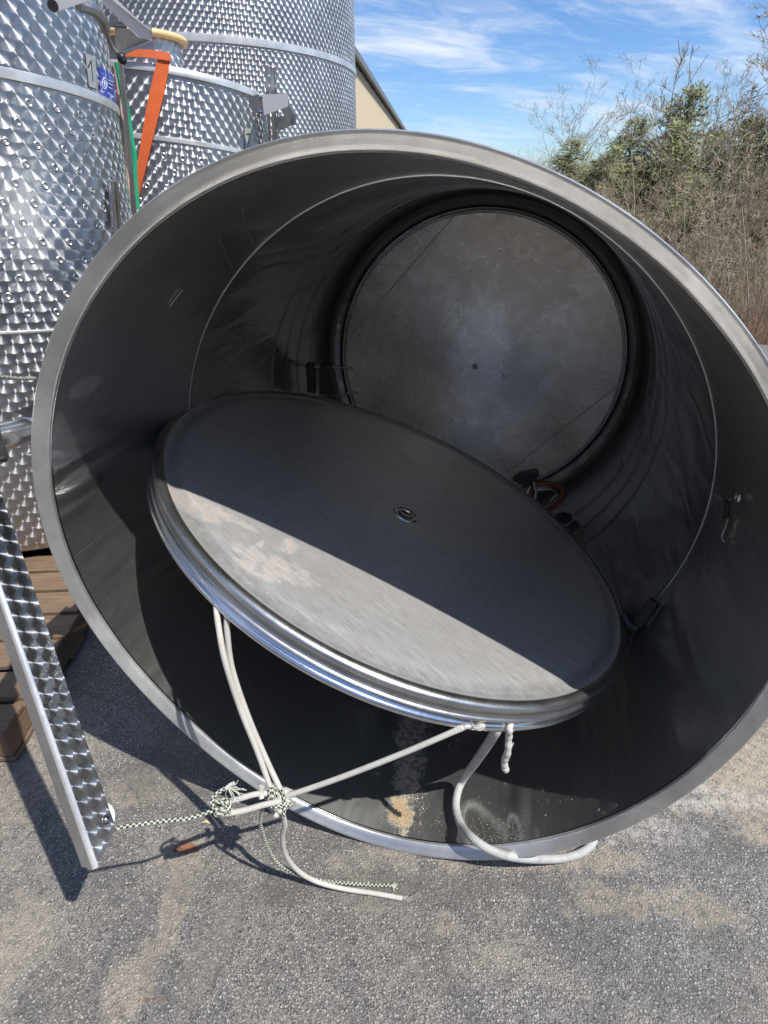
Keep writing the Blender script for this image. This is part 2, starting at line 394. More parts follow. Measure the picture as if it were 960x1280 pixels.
def platef(t, b):
    P = t.obj(); X, Y, Z = t.xyz(P)[0:3]
    n1 = t.noise(P, 3.4, 8, .66, .4); n2 = t.noise(P, 14.0, 7, .7); n3 = t.noise(t.v('MULTIPLY', P, (6, 1, 50)), 6.0, 4, .6)
    c = t.mix(t.ramp(n1, .34, .66), (.58, .56, .52), (.76, .74, .70))
    c = t.mix(t.m('MULTIPLY', t.ramp(n2, .5, .7), .35), c, (.86, .84, .80))
    def pt(px, py): 
        p = TANK_M.inverted() @ atplane(px, py, TANK_M @ Vector((0, DEPTH, ZC)), AX); return (p.x, DEPTH, p.z)
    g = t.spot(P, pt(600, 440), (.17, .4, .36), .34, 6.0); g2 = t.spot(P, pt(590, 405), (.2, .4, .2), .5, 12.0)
    c = t.mix(t.m('MULTIPLY', g, t.ramp(n2, .3, .6, .6, 1.0)), c, (.94, .94, .93)); c = t.mix(t.m('MULTIPLY', g2, t.ramp(n2, .45, .6, .2, 1.0)), c, (.97, .96, .93))  # pale centre patches: glare from the mouth painted into the plate colour
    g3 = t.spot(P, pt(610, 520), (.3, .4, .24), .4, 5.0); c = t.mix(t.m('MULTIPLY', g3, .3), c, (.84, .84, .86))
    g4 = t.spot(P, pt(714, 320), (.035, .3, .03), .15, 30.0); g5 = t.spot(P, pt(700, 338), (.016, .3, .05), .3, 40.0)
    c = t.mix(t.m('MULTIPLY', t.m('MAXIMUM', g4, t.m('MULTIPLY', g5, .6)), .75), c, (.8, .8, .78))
    wv = t.ramp(t.noise(P, 5.0, 4, .6, 2.5), .47, .5); wv2 = t.ramp(t.noise(P, 5.0, 4, .6, 2.5), .53, .5)
    c = t.mix(t.m('MULTIPLY', t.m('MULTIPLY', wv, wv2), .12), c, (.30, .25, .20))
    br = t.spot(P, pt(600, 320), (.6, .4, .26), .5, 5.0); c = t.mix(t.m('MULTIPLY', br, .4), c, (.36, .30, .24))
    t.put(b.inputs['Base Color'], c)
    t.put(b.inputs['Roughness'], t.ramp(n2, .3, .7, .22, .40)); b.inputs['Metallic'].default_value = .72
    t.put(b.inputs['Normal'], t.bump(t.m('ADD', n3, t.m('MULTIPLY', n1, 5.0)), .35, .003))
M_PLATE = mat('tank_bottom_steel', fn=platef)

M_RING = steel('ring_steel', col=(.82, .82, .81), rough=(.3, .42)); M_RING.node_tree.nodes['Principled BSDF'].inputs['Metallic'].default_value = .65
def shellf(t, b):
    brushed(t, b, col=(.55, .55, .54), rough=(.28, .42), wav=.002)
M_OUTER = mat('tank_outer_steel', metal=1.0, fn=shellf)

# ------------------------------------------------------------------ ground
def groundf(t, b):
    P = t.obj(); P2 = t.v('MULTIPLY', P, (1, 1, 0))
    big = t.noise(P2, 1.4, 7, .66, .8); mid = t.noise(P2, 5.0, 6, .66, .5); fine = t.noise(P2, 42.0, 5, .7)
    vo = t.n('ShaderNodeTexVoronoi', {'feature': 'F1'}, Vector=P2, Scale=215.0, Randomness=1.0)
    vd = vo.outputs['Distance']; vc = t.xyz(vo.outputs['Color'])[0]
    vo2 = t.n('ShaderNodeTexVoronoi', {'feature': 'F1'}, Vector=P2, Scale=120.0, Randomness=1.0); vd2 = vo2.outputs['Distance']; vc2 = t.xyz(vo2.outputs['Color'])[1]
    bind = t.mix(t.ramp(fine, .3, .7), (.050, .048, .046), (.108, .103, .097))
    stone = t.mix(vc, (.085, .083, .082), (.27, .262, .248))
    c = t.mix(t.ramp(vd, .55, .25), bind, stone)
    pale = t.m('MULTIPLY', t.ramp(vd2, .42, .22), t.ramp(vc2, .55, .7)); c = t.mix(t.m('MULTIPLY', pale, .7), c, (.46, .44, .40))
    # light worm-like wear between stones
    veins = t.m('ABSOLUTE', t.m('SUBTRACT', t.noise(P2, 105.0, 3, .6, 1.6), .5)); c = t.mix(t.m('MULTIPLY', t.ramp(veins, .04, .0), t.ramp(mid, .36, .6, .35, .95)), c, (.45, .425, .38))
    # dust: broad tan film
    dust = t.m('MULTIPLY', t.ramp(big, .46, .66), t.ramp(mid, .34, .6)); c = t.mix(t.m('MULTIPLY', t.m('MULTIPLY', dust, t.ramp(fine, .3, .62, .3, 1.0)), .6), c, (.36, .31, .235))
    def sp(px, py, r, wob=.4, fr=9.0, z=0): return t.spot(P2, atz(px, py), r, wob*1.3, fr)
    tan = sp(215, 1140, (.05, .13, 1)); tan = t.m('MAXIMUM', tan, sp(165, 1230, (.07, .12, 1), .5)); tan = t.m('MAXIMUM', tan, sp(235, 1070, (.09, .07, 1), .5))
    tan2 = sp(900, 960, (.35, .22, 1), .6, 6.0); tan3 = sp(700, 1075, (.28, .05, 1), .6, 9.0); tan4 = sp(830, 1130, (.3, .05, 1), .7, 8.0); tan5 = sp(950, 905, (.5, .4, 1), .5, 4.0); tan6 = sp(560, 1155, (.04, .03, 1), .6, 14.0); tan7 = sp(30, 965, (.28, .2, 1), .5, 6.0); tan8 = sp(180, 985, (.2, .07, 1), .5, 6.0)
    gr_ = t.m('MULTIPLY', t.ramp(fine, .3, .62, .15, 1.0), t.ramp(vd, .15, .5, .5, 1.0))
    for q, k in ((tan, .42), (tan2, .6), (tan3, .5), (tan4, .4), (tan5, .5), (tan6, .4), (tan7, .35), (tan8, .35)):
        c = t.mix(t.m('MULTIPLY', q, t.m('MULTIPLY', gr_, k)), c, (.40, .335, .245))
    # smooth grey-brown smear (dried mud) towards the viewer and pale patch on the right
    smear = t.m('MAXIMUM', sp(285, 1150, (.045, .13, 1), .3), sp(250, 1215, (.05, .1, 1), .3)); c = t.mix(t.m('MULTIPLY', smear, .4), c, (.15, .13, .11))
    rust = sp(190, 1250, (.05, .012, 1), .5, 20.0); c = t.mix(t.m('MULTIPLY', rust, .3), c, (.2, .12, .08))
    pal = t.m('MAXIMUM', sp(800, 1035, (.22, .05, 1), .6, 8.0), sp(880, 1000, (.25, .05, 1), .6, 8.0)); c = t.mix(t.m('MULTIPLY', t.m('MULTIPLY', pal, t.ramp(fine, .38, .62, .05, 1.0)), .6), c, (.44, .42, .39))
    blue = sp(800, 985, (.2, .06, 1), .6, 7.0); c = t.mix(t.m('MULTIPLY', blue, .3), c, (.2, .205, .225))
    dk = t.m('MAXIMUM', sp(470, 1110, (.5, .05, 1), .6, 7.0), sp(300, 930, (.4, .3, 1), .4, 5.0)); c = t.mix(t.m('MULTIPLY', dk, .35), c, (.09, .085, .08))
    t.put(b.inputs['Base Color'], c)
    c = t.mix(t.m('MULTIPLY', t.ramp(t.noise(P2, 2.3, 7, .68, 1.2), .5, .66), .5), c, (.10, .092, .082)); c = t.mix(t.m('MULTIPLY', t.ramp(t.noise(P2, 3.1, 7, .7, 1.5), .54, .68), t.ramp(fine, .35, .6, .1, .6)), c, (.42, .375, .30))
    b.inputs['Specular IOR Level'].default_value = .3
    t.put(b.inputs['Roughness'], t.ramp(fine, .3, .7, .62, .85))
    h = t.m('ADD', t.ramp(vd, .6, .1, 0, .8), t.m('ADD', t.m('MULTIPLY', t.ramp(vd2, .5, .15), t.ramp(vc2, .4, .7, 0, 1.2)), t.m('MULTIPLY', fine, 1.6)))
    h = t.m('ADD', h, t.m('MULTIPLY', mid, 4.0)); h = t.m('MULTIPLY', h, t.m('SUBTRACT', 1.0, t.m('MULTIPLY', smear, .6)))
    t.put(b.inputs['Normal'], t.bump(h, .65, .0038))
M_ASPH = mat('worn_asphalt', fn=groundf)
def earthf(t, b):
    P = t.obj(); a = t.noise(P, .5, 6, .6); f = t.noise(P, 9.0, 6, .7)
    c = t.mix(t.ramp(a, .4, .6), (.20, .13, .08), (.17, .16, .07)); c = t.mix(t.ramp(f, .4, .65), c, (.28, .21, .14))
    t.put(b.inputs['Base Color'], c); b.inputs['Roughness'].default_value = .95; t.put(b.inputs['Normal'], t.bump(f, .8, .05))
M_EARTH = mat('leaf_litter_earth', fn=earthf)

EDGE_N = Vector((.35, 1, 0)).normalized()      # the tarmac ends along this direction, then a bank falls away
def bank(x, y):
    s = x*EDGE_N.x+y*EDGE_N.y-7.9
    return 0 if s < 0 else -2.9*min(1, (s/6.5))**1.0*(1 if s > 6.5 else (s/6.5)**.25)
m = MB(); xs = [-900, -300, -100, -40, -20]+list(np.linspace(-14, 30, 45))+[40, 60, 100, 300, 900]; ys = [-900, -200, -60, -20]+list(np.linspace(-10, 40, 51))+[60, 100, 200, 500, 1200]
V = []
for y in ys:
    for x in xs:
        s = x*EDGE_N.x+y*EDGE_N.y-7.9
        rough_ = 0 if s < 0 else .12*math.sin(x*1.3+y*.7)*min(1, s)
        V.append((x, y, -.015+(bank(x, y) if x > 2.0 else bank(x, y)*max(0, (x+1)/3))+rough_))
nx = len(xs); m.add(V, [(j*nx+i, j*nx+i+1, (j+1)*nx+i+1, (j+1)*nx+i) for j in range(len(ys)-1) for i in range(nx-1)])
tag(m.build('earth_ground', M_EARTH, smooth=60), kind='structure')
# tarmac sheet: fine grid close by so that it undulates a little
m = MB(); a1 = Vector((1, -.35, 0)).normalized()
far = []
P0 = [Vector((-60, -60, 0)), Vector((34, -60, 0)), None, None]
def edge_at(x): return (7.9-EDGE_N.x*x)/EDGE_N.y
m.add([(-60, -60, 0), (34, -60, 0), (22, edge_at(22), 0), (1.5, edge_at(1.5), 0), (1.0, 60, 0), (-60, 60, 0)], [(0, 1, 2, 3, 4, 5)])
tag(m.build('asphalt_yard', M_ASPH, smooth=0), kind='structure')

# ------------------------------------------------------------------ the open tank lying on its side
rimspots()
tank = thing('wine_tank', 'big open stainless steel tank lying on its side with its mouth towards the viewer', 'tank', M=TANK_M)
def tlathe(name, prof, m, n=160, parent=tank, smooth=40, closed=False):
    mb = MB(); mb.lathe([(r, d) for r, d in prof], n=n, rfun=rfun, post=tpost, closed=closed)
    return mb.build(name, m, parent, smooth=smooth, local=True)
ds = [.030]+list(np.linspace(.06, 1.80, 30))
def wr(d):   # shallow rolled beads in the wall near the bottom
    r = .757+.0085*max(0, 1-d/.5)
    for b_, w, h in ((1.22, .012, .0035), (1.36, .010, .003), (1.50, .012, .003)): r -= h*math.exp(-((d-b_)/w)**2)
    return r
dd = sorted(set([round(float(x), 4) for x in ds]+[round(b_+k*.006, 4) for b_ in (1.22, 1.36, 1.50) for k in range(-4, 5)]))
inner = [(wr(d), d) for d in dd]
back_r = .682
inner += [(.755, 1.86), (.750, 1.895), (.740, 1.918), (.722, 1.932), (.706, 1.940), (.698, 1.948), (.693, 1.957), (.686, 1.958), (.670, 1.958)]       # knuckle and the groove round the bottom
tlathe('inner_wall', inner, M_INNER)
# bottom plate: three sheets butted along two chord seams, with a rounded lip at its edge
lip = [(back_r-.004+.0065*math.cos(a), DEPTH-.012+.0065*math.sin(a)) for a in np.linspace(0, 2*PI, 10)[:-1]]
tlathe('bottom_edge_bead', lip, M_DULL, n=120, closed=True)
inv = TANK_M.inverted()
def plate_pt(px, py): return inv @ atplane(px, py, TANK_M @ Vector((0, DEPTH, ZC)), AX)
ctr = Vector((OFFX, DEPTH, ZC+OFFZ)); R_ = back_r-.003
chords = [(plate_pt(564, 274), plate_pt(472, 380)), (plate_pt(770, 480), plate_pt(658, 581))]
dirv = (chords[0][1]-chords[0][0]).normalized(); dirv.y = 0; dirv.normalize(); nrm = Vector((-dirv.z, 0, dirv.x))
cs = sorted([(c[0]-ctr).dot(nrm) for c in chords])
bounds = [-R_, cs[0], cs[1], R_]
for k in range(3):
    lo, hi = bounds[k]+(.0015 if k else 0), bounds[k+1]-(.0015 if k < 2 else 0)
    pts = []
    for i in range(33):
        s = lo+(hi-lo)*i/32; h = math.sqrt(max(R_*R_-s*s, 0)); pts.append((s, h))
    ring = [ctr+nrm*s+dirv*h for s, h in pts]+[ctr+nrm*s-dirv*h for s, h in reversed(pts)]
    clean = [ring[0]]
    for p in ring[1:]:
        if (p-clean[-1]).length > 1e-4: clean.append(p)
    if (clean[0]-clean[-1]).length < 1e-4: clean.pop()
    def yof(p): 
        r_ = math.hypot(p.x-ctr.x, p.z-ctr.z)/R_; return DEPTH-.0557*(p.x)*1.0-.0 - .012*(1-r_*r_)
    clean = [Vector((p.x, DEPTH-.055*p.x, p.z)) for p in clean]
    mb = MB(); mb.prism(clean[::-1], (0, .004, 0)); mb.build('bottom_sheet', M_PLATE, tank, smooth=0, local=True)
mb = MB(); mb.lathe([(.0, .0), (.008, .0), (.010, -.003), (.013, 0)], n=20, M=Matrix.Translation(ctr+Vector((0, -.004-.055*ctr.x, 0))) @ Matrix.Rotation(-PI/2, 4, 'X')); mb.build('drain_boss', M_DULL, tank, local=True)
# back head seen from outside and outer skin
tlathe('outer_wall', [(.7735, .040), (.7700, .6), (.7665, 1.2), (.765, 1.88), (.745, 1.97), (.71, 2.0), (.35, 2.01), (.0005, 2.015)], M_OUTER)
# rolled rim: a hollow hoop round the mouth
rim = [(.7640, .030), (.7615, .026), (.7612, .0225), (.7635, .0185), (.7700, .0125), (.7790, .0045), (.7815, .0018), (.7835, .0015), (.7850, .004), (.7855, .008), (.7855, .040), (.7830, .046), (.7735, .047), (.7700, .036)]
tlathe('rolled_rim', rim, M_RIM, n=220, closed=True, smooth=50)
tlathe('rim_inner_edge', [(.7605, .027), (.7600, .0285), (.7605, .0310), (.7650, .0330), (.7665, .0300), (.7640, .0275)], M_BRIGHT, n=220, closed=True)
# weld seam
tlathe('weld_seam', [(.7575, .577), (.7548, .579), (.7545, .584), (.7548, .589), (.7575, .591)], M_SEAM)
tlathe('weld_seam', [(.7575, 1.655), (.7552, 1.657), (.7552, 1.663), (.7575, 1.665)], M_DULL)
# scratches / weld burn marks, raised a hair
def wallpath(pxs, R=.7565):
    return [on_tank(x, y, R) for x, y in pxs]
for pxs, w in (([(273, 288), (276, 302), (283, 318), (290, 334)], .0028), ([(304, 262), (305, 278), (311, 292), (317, 306)], .0028), ([(312, 323), (317, 336)], .0022), ([(212, 383), (228, 362)], .002), ([(231, 455), (240, 448)], .002), ([(340, 428), (348, 440)], .003), ([(362, 449), (380, 458)], .004)):
    mb = MB(); mb.tube(spline(wallpath(pxs), 4), w, 5); mb.build('weld_scar', M_SEAM, tank, local=True)
# hoist tube bracket on the outside left of the rim and its polished tube
pe = at(36, 538, 1.44)
AB = at(125, 1036, 1.245); AU = at(42, 795, 1.17); ad = (AU-AB).normalized()
A0 = min((AB+ad*(i*.002) for i in range(100, 900)), key=lambda p: abs((p-CAM).dot(_up)/(p-CAM).dot(_fw)-(640-556)/FPX))
td = (A0-pe).normalized()
mb = MB(); mb.tube([pe-td*.02, A0], .0265, 28); tube = mb.build('hoist_tube', M_BRIGHT, tank)
mb = MB(); mb.tube([pe-td*.014, pe-td*.004, pe+td*.004, pe+td*.012], [.024, .031, .0315, .029], 28); mb.build('tube_collar', M_STEEL, tank)
q_ = TANK_M @ tpt(rad(157), .775, .12)
mb = MB()
for s in (-1, 1):
    up = Vector((0, 0, 1)); pc = pe-td*.01
    mb.prism([pc+up*(.045*s)+td*.012-AX*.02, pc+up*(.028*s)-td*.09-AX*.02, pc+up*(.028*s)-td*.09+AX*.16, pc+up*(.045*s)+td*.012+AX*.12], up*.003*s)
mb.prism([pc-td*.085-up*.03-AX*.02, pc-td*.085+up*.03-AX*.02, pc-td*.085+up*.03+AX*.16, pc-td*.085-up*.03+AX*.16], td*.003)
mb.build('tube_bracket', M_STEEL, tank)

# unseen mast added along the tank's outside to widen its shadow on the pallet
qm = rad(156); mm = [TANK_M @ tpt(qm, .822, d) for d in (.16, 1.78)]; md = (mm[1]-mm[0]).normalized(); mo = (mm[0]-(TANK_M @ Vector((0, .16, ZC)))).normalized(); mo = (mo-md*mo.dot(md)).normalized(); mt = md.cross(mo)
mb = MB(); mb.box((mm[0]+mm[1])/2, ((mm[1]-mm[0]).length, .07, .06), M=basis(md, mo, mt), bev=.006); mb.build('hoist_mast', M_STEEL, tank)
# level-sensor fitting deep inside (left): black plate, two rods
fp = on_tank(408, 458); w0 = TANK_M @ fp
inw = (TANK_M @ Vector((OFFX*.7, fp.y, ZC)) - w0).normalized()
def deep(px, py, y):       # point at tank depth y seen through pixel
    return inv @ atplane(px, py, TANK_M @ Vector((0, y, 0)), AX)
fd = 1.52
fit = thing('rack_fitting', 'black fitting with two steel rods deep inside the tank left of its bottom', 'fitting', loc=TANK_M @ deep(408, 480, fd))
mb = MB(); P = [TANK_M @ deep(x, y, fd) for x, y in ((399, 457), (412, 457), (420, 494), (399, 492))]; mb.prism(P, AX*.05)
P = [TANK_M @ deep(x, y, fd-.02) for x, y in ((382, 455), (392, 455), (393, 492), (384, 490))]; mb.prism(P, AX*.03)
mb.build('black_plate', M_BLACK, fit, smooth=0)
for (a, b_, c_, d_) in ((409, 459, 443, 460), (414, 495, 449, 490)):
    mb = MB(); mb.tube([TANK_M @ deep(a, b_, fd+.02), TANK_M @ deep(c_, d_, fd-.01)], .0052, 10); mb.build('rod', M_BRIGHT, fit)
mb = MB(); mb.tube([TANK_M @ deep(364, 449, fd-.01), TANK_M @ deep(382, 458, fd-.01), TANK_M @ deep(400, 459, fd)], .007, 8); mb.build('hose_tail', M_DULL, fit)

# oval hatch gasket and black latch half hidden behind the lid
hd = 1.50
g = thing('hatch_gasket', 'brown oval rubber gasket inside the tank just past the far edge of the lid', 'gasket', loc=TANK_M @ deep(690, 620, hd))
pts = [TANK_M @ deep(x, y, hd) for x, y in ((668, 606), (682, 604), (698, 607), (704, 615), (699, 627), (688, 636), (674, 640), (664, 632), (663, 618))]
pts = spline(pts+[pts[0]], 5); mb = MB(); mb.tube(pts, .0115, 10); mb.build('gasket_ring', M_GASK, g)
mb = MB(); mb.tube([TANK_M @ deep(x, y, hd-.01) for x, y in ((667, 602), (670, 614), (668, 626))], .007, 8); mb.tube([TANK_M @ deep(x, y, hd-.01) for x, y in ((672, 612), (690, 611), (696, 618), (688, 626))], .004, 8); mb.build('wire_bail', M_STEEL, g)
g2 = thing('black_latch', 'small black latch wedged at the foot of the round tank bottom beside the brown gasket', 'latch', loc=TANK_M @ deep(660, 602, hd))
mb = MB(); P = [TANK_M @ deep(x, y, hd) for x, y in ((641, 601), (652, 594), (671, 591), (674, 595), (664, 601), (672, 604), (662, 611), (652, 606))]; mb.prism(P, AX*.05); mb.build('latch_body', M_BLACK, g2, smooth=0)
mb = MB(); mb.tube([TANK_M @ deep(663, 607, hd-.02), TANK_M @ deep(659, 618, hd-.03)], .003, 6); mb.build('pin', M_BRIGHT, g2)
g3 = thing('rubber_scrap', 'scrap of dark rubber lying below the brown gasket ring', 'rubber scrap', loc=TANK_M @ deep(706, 648, hd-.05))
mb = MB(); P = [TANK_M @ deep(x, y, hd-.05) for x, y in ((694, 645), (704, 642), (715, 646), (716, 651), (706, 656), (698, 652))]; mb.prism(P, AX*.02); mb.build('scrap', M_BLACK, g3, smooth=0)

# black rubber stop on the right wall where the lid touches
rs = inv @ at(806, 765, 2.03)
st_ = thing('rubber_stop', 'black rubber strip hooked between the right edge of the lid and the tank wall', 'rubber strip', loc=at(800, 770, 1.98))
a_, b_ = TANK_M @ on_tank(819, 750, .738), TANK_M @ on_tank(796, 783, .735)
mb = MB(); sd = (b_-a_).normalized(); sw = sd.cross(Vector((0, 0, 1))).normalized(); su = sw.cross(sd)
mb.box((a_+b_)/2, ((b_-a_).length, .034, .02), M=basis(sd, sw, su), bev=.005); mb.build('strip', M_BLACK, st_)
mb = MB(); mb.tube(spline([b_, b_+Vector((-.012, -.01, -.03)), b_+Vector((-.014, -.02, -.07))], 4), .006, 8); mb.tube(spline([b_+Vector((-.03, .03, .02)), b_+Vector((-.02, .01, .0)), b_+Vector((0, -.005, -.005))], 4), .014, 8); mb.build('strip_hook', M_BLACK, st_)

# little wire clip hanging on the right wall
c0 = on_tank(910, 640, .745)
wc = thing('wire_clip', 'thin bent wire clip with a small ring on the right inner tank wall', 'wire clip', loc=TANK_M @ c0)
mb = MB()
for pxs in ([(896, 620), (903, 626), (912, 624)], [(910, 648), (906, 660), (902, 671), (905, 677)]):
    mb.tube(spline([TANK_M @ on_tank(x, y, .748) for x, y in pxs], 4), .0018, 6)
mb.build('wire', M_BRIGHT, wc)
rc = TANK_M @ on_tank(922, 622, .748); mb = MB(); mb.tube([rc+(E1*0+AX*math.cos(a)+Vector((0, 0, 1))*math.sin(a))*.010 for a in np.linspace(0, 2*PI, 16)], .0025, 6); mb.build('ring', M_STEEL, wc)
mb = MB(); mb.tube([TANK_M @ on_tank(909, 628, .749), TANK_M @ on_tank(906, 648, .749)], .005, 6); mb.build('clip_body', M_BLACK, wc)

# ------------------------------------------------------------------ lid
SCL = .9945
LC = CAM+(Vector((0.07353, 1.53117, 0.7286))-CAM)*SCL; LT, LP = .39859, -.01582; LR = .7427*SCL
LN = Vector((math.sin(LT)*math.cos(LP), math.sin(LT)*math.sin(LP), math.cos(LT)))
LX = (E1-LN*E1.dot(LN)).normalized(); LY = LN.cross(LX); LID_M = basis(LX, LY, LN, LC); LINV = LID_M.inverted()
def lidpt(px, py): p = LINV @ atplane(px, py, LC, LN); return (p.x, p.y, 0)
def lidf(t, b):
    P = t.v('MULTIPLY', t.obj(), (1, 1, 0)); X, Y, Z = t.xyz(t.obj())[0:3]
    n1 = t.noise(P, 4.0, 8, .64, .3); n2 = t.noise(P, 26.0, 7, .72); n0 = t.noise(P, 1.6, 4, .5)
    r1 = t.n('ShaderNodeVectorRotate', {'rotation_type': 'Z_AXIS'}, Vector=P, Angle=rad(24)).outputs[0]
    scr = t.noise(t.v('MULTIPLY', r1, (5, 110, 1)), 3.0, 6, .7); scr2 = t.noise(t.v('MULTIPLY', P, (90, 6, 1)), 3.0, 5, .7)
    c = t.mix(t.m('ADD', t.m('MULTIPLY', t.ramp(n1, .3, .7), .35), t.m('MULTIPLY', t.ramp(scr, .35, .65), .65)), (.60, .59, .57), (.75, .745, .73)); c = t.mix(t.ramp(n2, .48, .72, 0, .45), c, (.38, .36, .34))
    c = t.mix(t.ramp(scr, .55, .68, 0, .7), c, (.84, .84, .82)); c = t.mix(t.ramp(scr2, .60, .74, 0, .4), c, (.32, .32, .31))
    # dark ragged band along the crease inside the bead
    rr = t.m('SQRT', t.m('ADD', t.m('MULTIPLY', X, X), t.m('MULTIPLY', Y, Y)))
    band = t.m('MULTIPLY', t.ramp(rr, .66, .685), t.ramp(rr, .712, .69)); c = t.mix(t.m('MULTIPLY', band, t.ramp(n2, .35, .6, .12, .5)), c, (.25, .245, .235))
    # rust stains
    ru = 0.0
    for (px, py, r, w) in ((240, 625, (.14, .06, 1), .5), (262, 645, (.05, .035, 1), .5), (280, 640, (.12, .02, 1), .5), (345, 705, (.13, .055, 1), .55), (365, 680, (.035, .05, 1), .5), (322, 682, (.012, .06, 1), .3), (325, 712, (.08, .03, 1), .5)):
        ru = t.m('MAXIMUM', ru, t.spot(P, lidpt(px, py), tuple(.82*q_ for q_ in r), w, 17.0))
    ru = t.m('MULTIPLY', ru, t.m('MULTIPLY', t.ramp(n2, .36, .6, .15, 1.0), t.ramp(t.noise(P, 60.0, 4, .7), .35, .6, .4, 1.0)))
    c = t.mix(t.m('MULTIPLY', ru, .55), c, t.mix(n2, (.17, .08, .04), (.29, .18, .105)))
    wh = t.ramp(t.n('ShaderNodeTexVoronoi', None, Vector=P, Scale=16.0).outputs[0], .045, .03); c = t.mix(t.m('MULTIPLY', wh, .8), c, (.8, .8, .78))
    t.put(b.inputs['Base Color'], c); t.put(b.inputs['Metallic'], t.m('SUBTRACT', .66, t.m('MULTIPLY', ru, .55)))
    t.put(b.inputs['Roughness'], t.m('ADD', t.ramp(scr, .3, .7, .24, .42), t.ramp(n2, .4, .7, 0, .1)))
    h = t.m('ADD', t.m('MULTIPLY', scr, .35), t.m('ADD', t.m('MULTIPLY', n2, .45), t.m('MULTIPLY', n0, 14.0)))
    t.put(b.inputs['Normal'], t.bump(h, .5, .0025))
M_LID = mat('lid_steel', fn=lidf)
lid = thing('tank_lid', 'large round stained steel lid wedged slantwise across the mouth of the lying tank', 'lid', M=LID_M)
mb = MB(); prof = [(.0165, -.016), (.10, -.0155), (.3, -.013), (.5, -.009), (.62, -.006), (.675, -.0045), (.690, -.0085), (.70, -.0085), (.711, -.0035)]
mb.lathe(prof[::-1], n=180); lo = mb.build('top_plate', M_LID, lid, local=True)
s = LR/.743
def lring(name, prof, m): 
    mb = MB(); mb.lathe([(r*s, h) for r, h in prof], n=200, closed=True); return mb.build(name, m, lid, local=True, smooth=50)
lring('top_bead', [(.714, -.005), (.718, -.001), (.725, .001), (.733, .0), (.7395, -.004), (.742, -.010), (.740, -.016), (.735, -.019), (.722, -.019), (.713, -.010)], M_STEEL)
lring('side_groove', [(.735, -.018), (.7335, -.024), (.7345, -.030), (.7375, -.034), (.7335, -.038), (.730, -.038), (.72, -.030), (.72, -.018)], M_DULL)
lring('middle_bead', [(.7345, -.035), (.741, -.0375), (.743, -.0415), (.741, -.0455), (.7345, -.048), (.725, -.045), (.725, -.037)], M_STEEL)
lring('lower_flange', [(.734, -.0475), (.7355, -.053), (.741, -.056), (.7455, -.060), (.7465, -.0645), (.744, -.069), (.737, -.070), (.722, -.066), (.722, -.050)], M_BRIGHT)
mb = MB(); mb.lathe([(.0005, -.062), (.4, -.062), (.724, -.062), (.724, -.066), (.0005, -.067)], n=120, M=None); mb.build('under_plate', M_DULL, lid, local=True)
ft = LINV @ atplane(507, 643, LC-LN*.016, LN); fx, fy = ft.x, ft.y
mb = MB(); mb.lathe([(.0165, -.030), (.0165, -.014), (.019, -.0115), (.024, -.0115), (.028, -.0135), (.032, -.0125), (.036, -.0115), (.040, -.013), (.0415, -.0165), (.0415, -.019)][::-1], n=40, M=Matrix.Translation((fx, fy, 0))); fo = mb.build('centre_fitting', M_BRIGHT, lid, local=True)
mb = MB(); mb.lathe([(.0005, -.024), (.0175, -.024)][::-1], n=24, M=Matrix.Translation((fx, fy, 0))); mb.build('bore', M_BLACK, fo, local=True)  # black disc painted in for the dark inside the open hole

# ------------------------------------------------------------------ ropes
def ul(px, py): return atplane(px, py, LC-LN*.074, LN)
def sp(pts, n=8): return spline([atz(*p) for p in pts], n)
def braid(mb, pts, r, turns_per_m, k, n, off, sub=1):
    """one strand winding round a centre line"""
    pts = [Vector(p) for p in pts]; L = 0; out = []; a = (pts[1]-pts[0]).orthogonal().normalized()
    for i in range(len(pts)):
        T = (pts[min(i+1, len(pts)-1)]-pts[max(i-1, 0)]).normalized()
        if i: L += (pts[i]-pts[i-1]).length
        a = (a-T*a.dot(T)).normalized(); b = T.cross(a); q = 2*PI*(turns_per_m*L+k/n)*(1 if off else 1)
        out.append(pts[i]+(a*math.cos(q)+b*math.sin(q))*r)
    mb.tube(out, r*.5, 4)
def resample(pts, step):
    pts = [Vector(p) for p in pts]; out = [pts[0]]; acc = 0
    for a, b in zip(pts, pts[1:]):
        L = (b-a).length; t_ = step-acc
        while t_ <= L: out.append(a.lerp(b, t_/L)); t_ += step
        acc = (acc+L) % step
    out.append(pts[-1]); return out
def cord(root, pts, r=.0026, turns=48, step=.0022):
    r = min(r, .0028); turns = 48; pts = resample(pts, max(step, .0022)); A, B = MB(), MB()
    for k in range(8): braid(A if k % 4 < 2 else B, pts, r, turns if k % 2 else -turns, k, 8, True)
    A.build('pale_strands', M_CORD_L, root); B.build('dark_strands', M_CORD_D, root)
def fray(mb, p, d, n=10, L=.025, r=.0006):
    for i in range(n):
        v = (d.normalized()+Vector(RNG.normal(0, .45, 3))).normalized()*L*(.5+RNG.random()*.7); mb.tube(spline([p, p+v*.5+Vector(RNG.normal(0, .003, 3)), p+v+Vector((0, 0, -.004))], 3), r, 4)

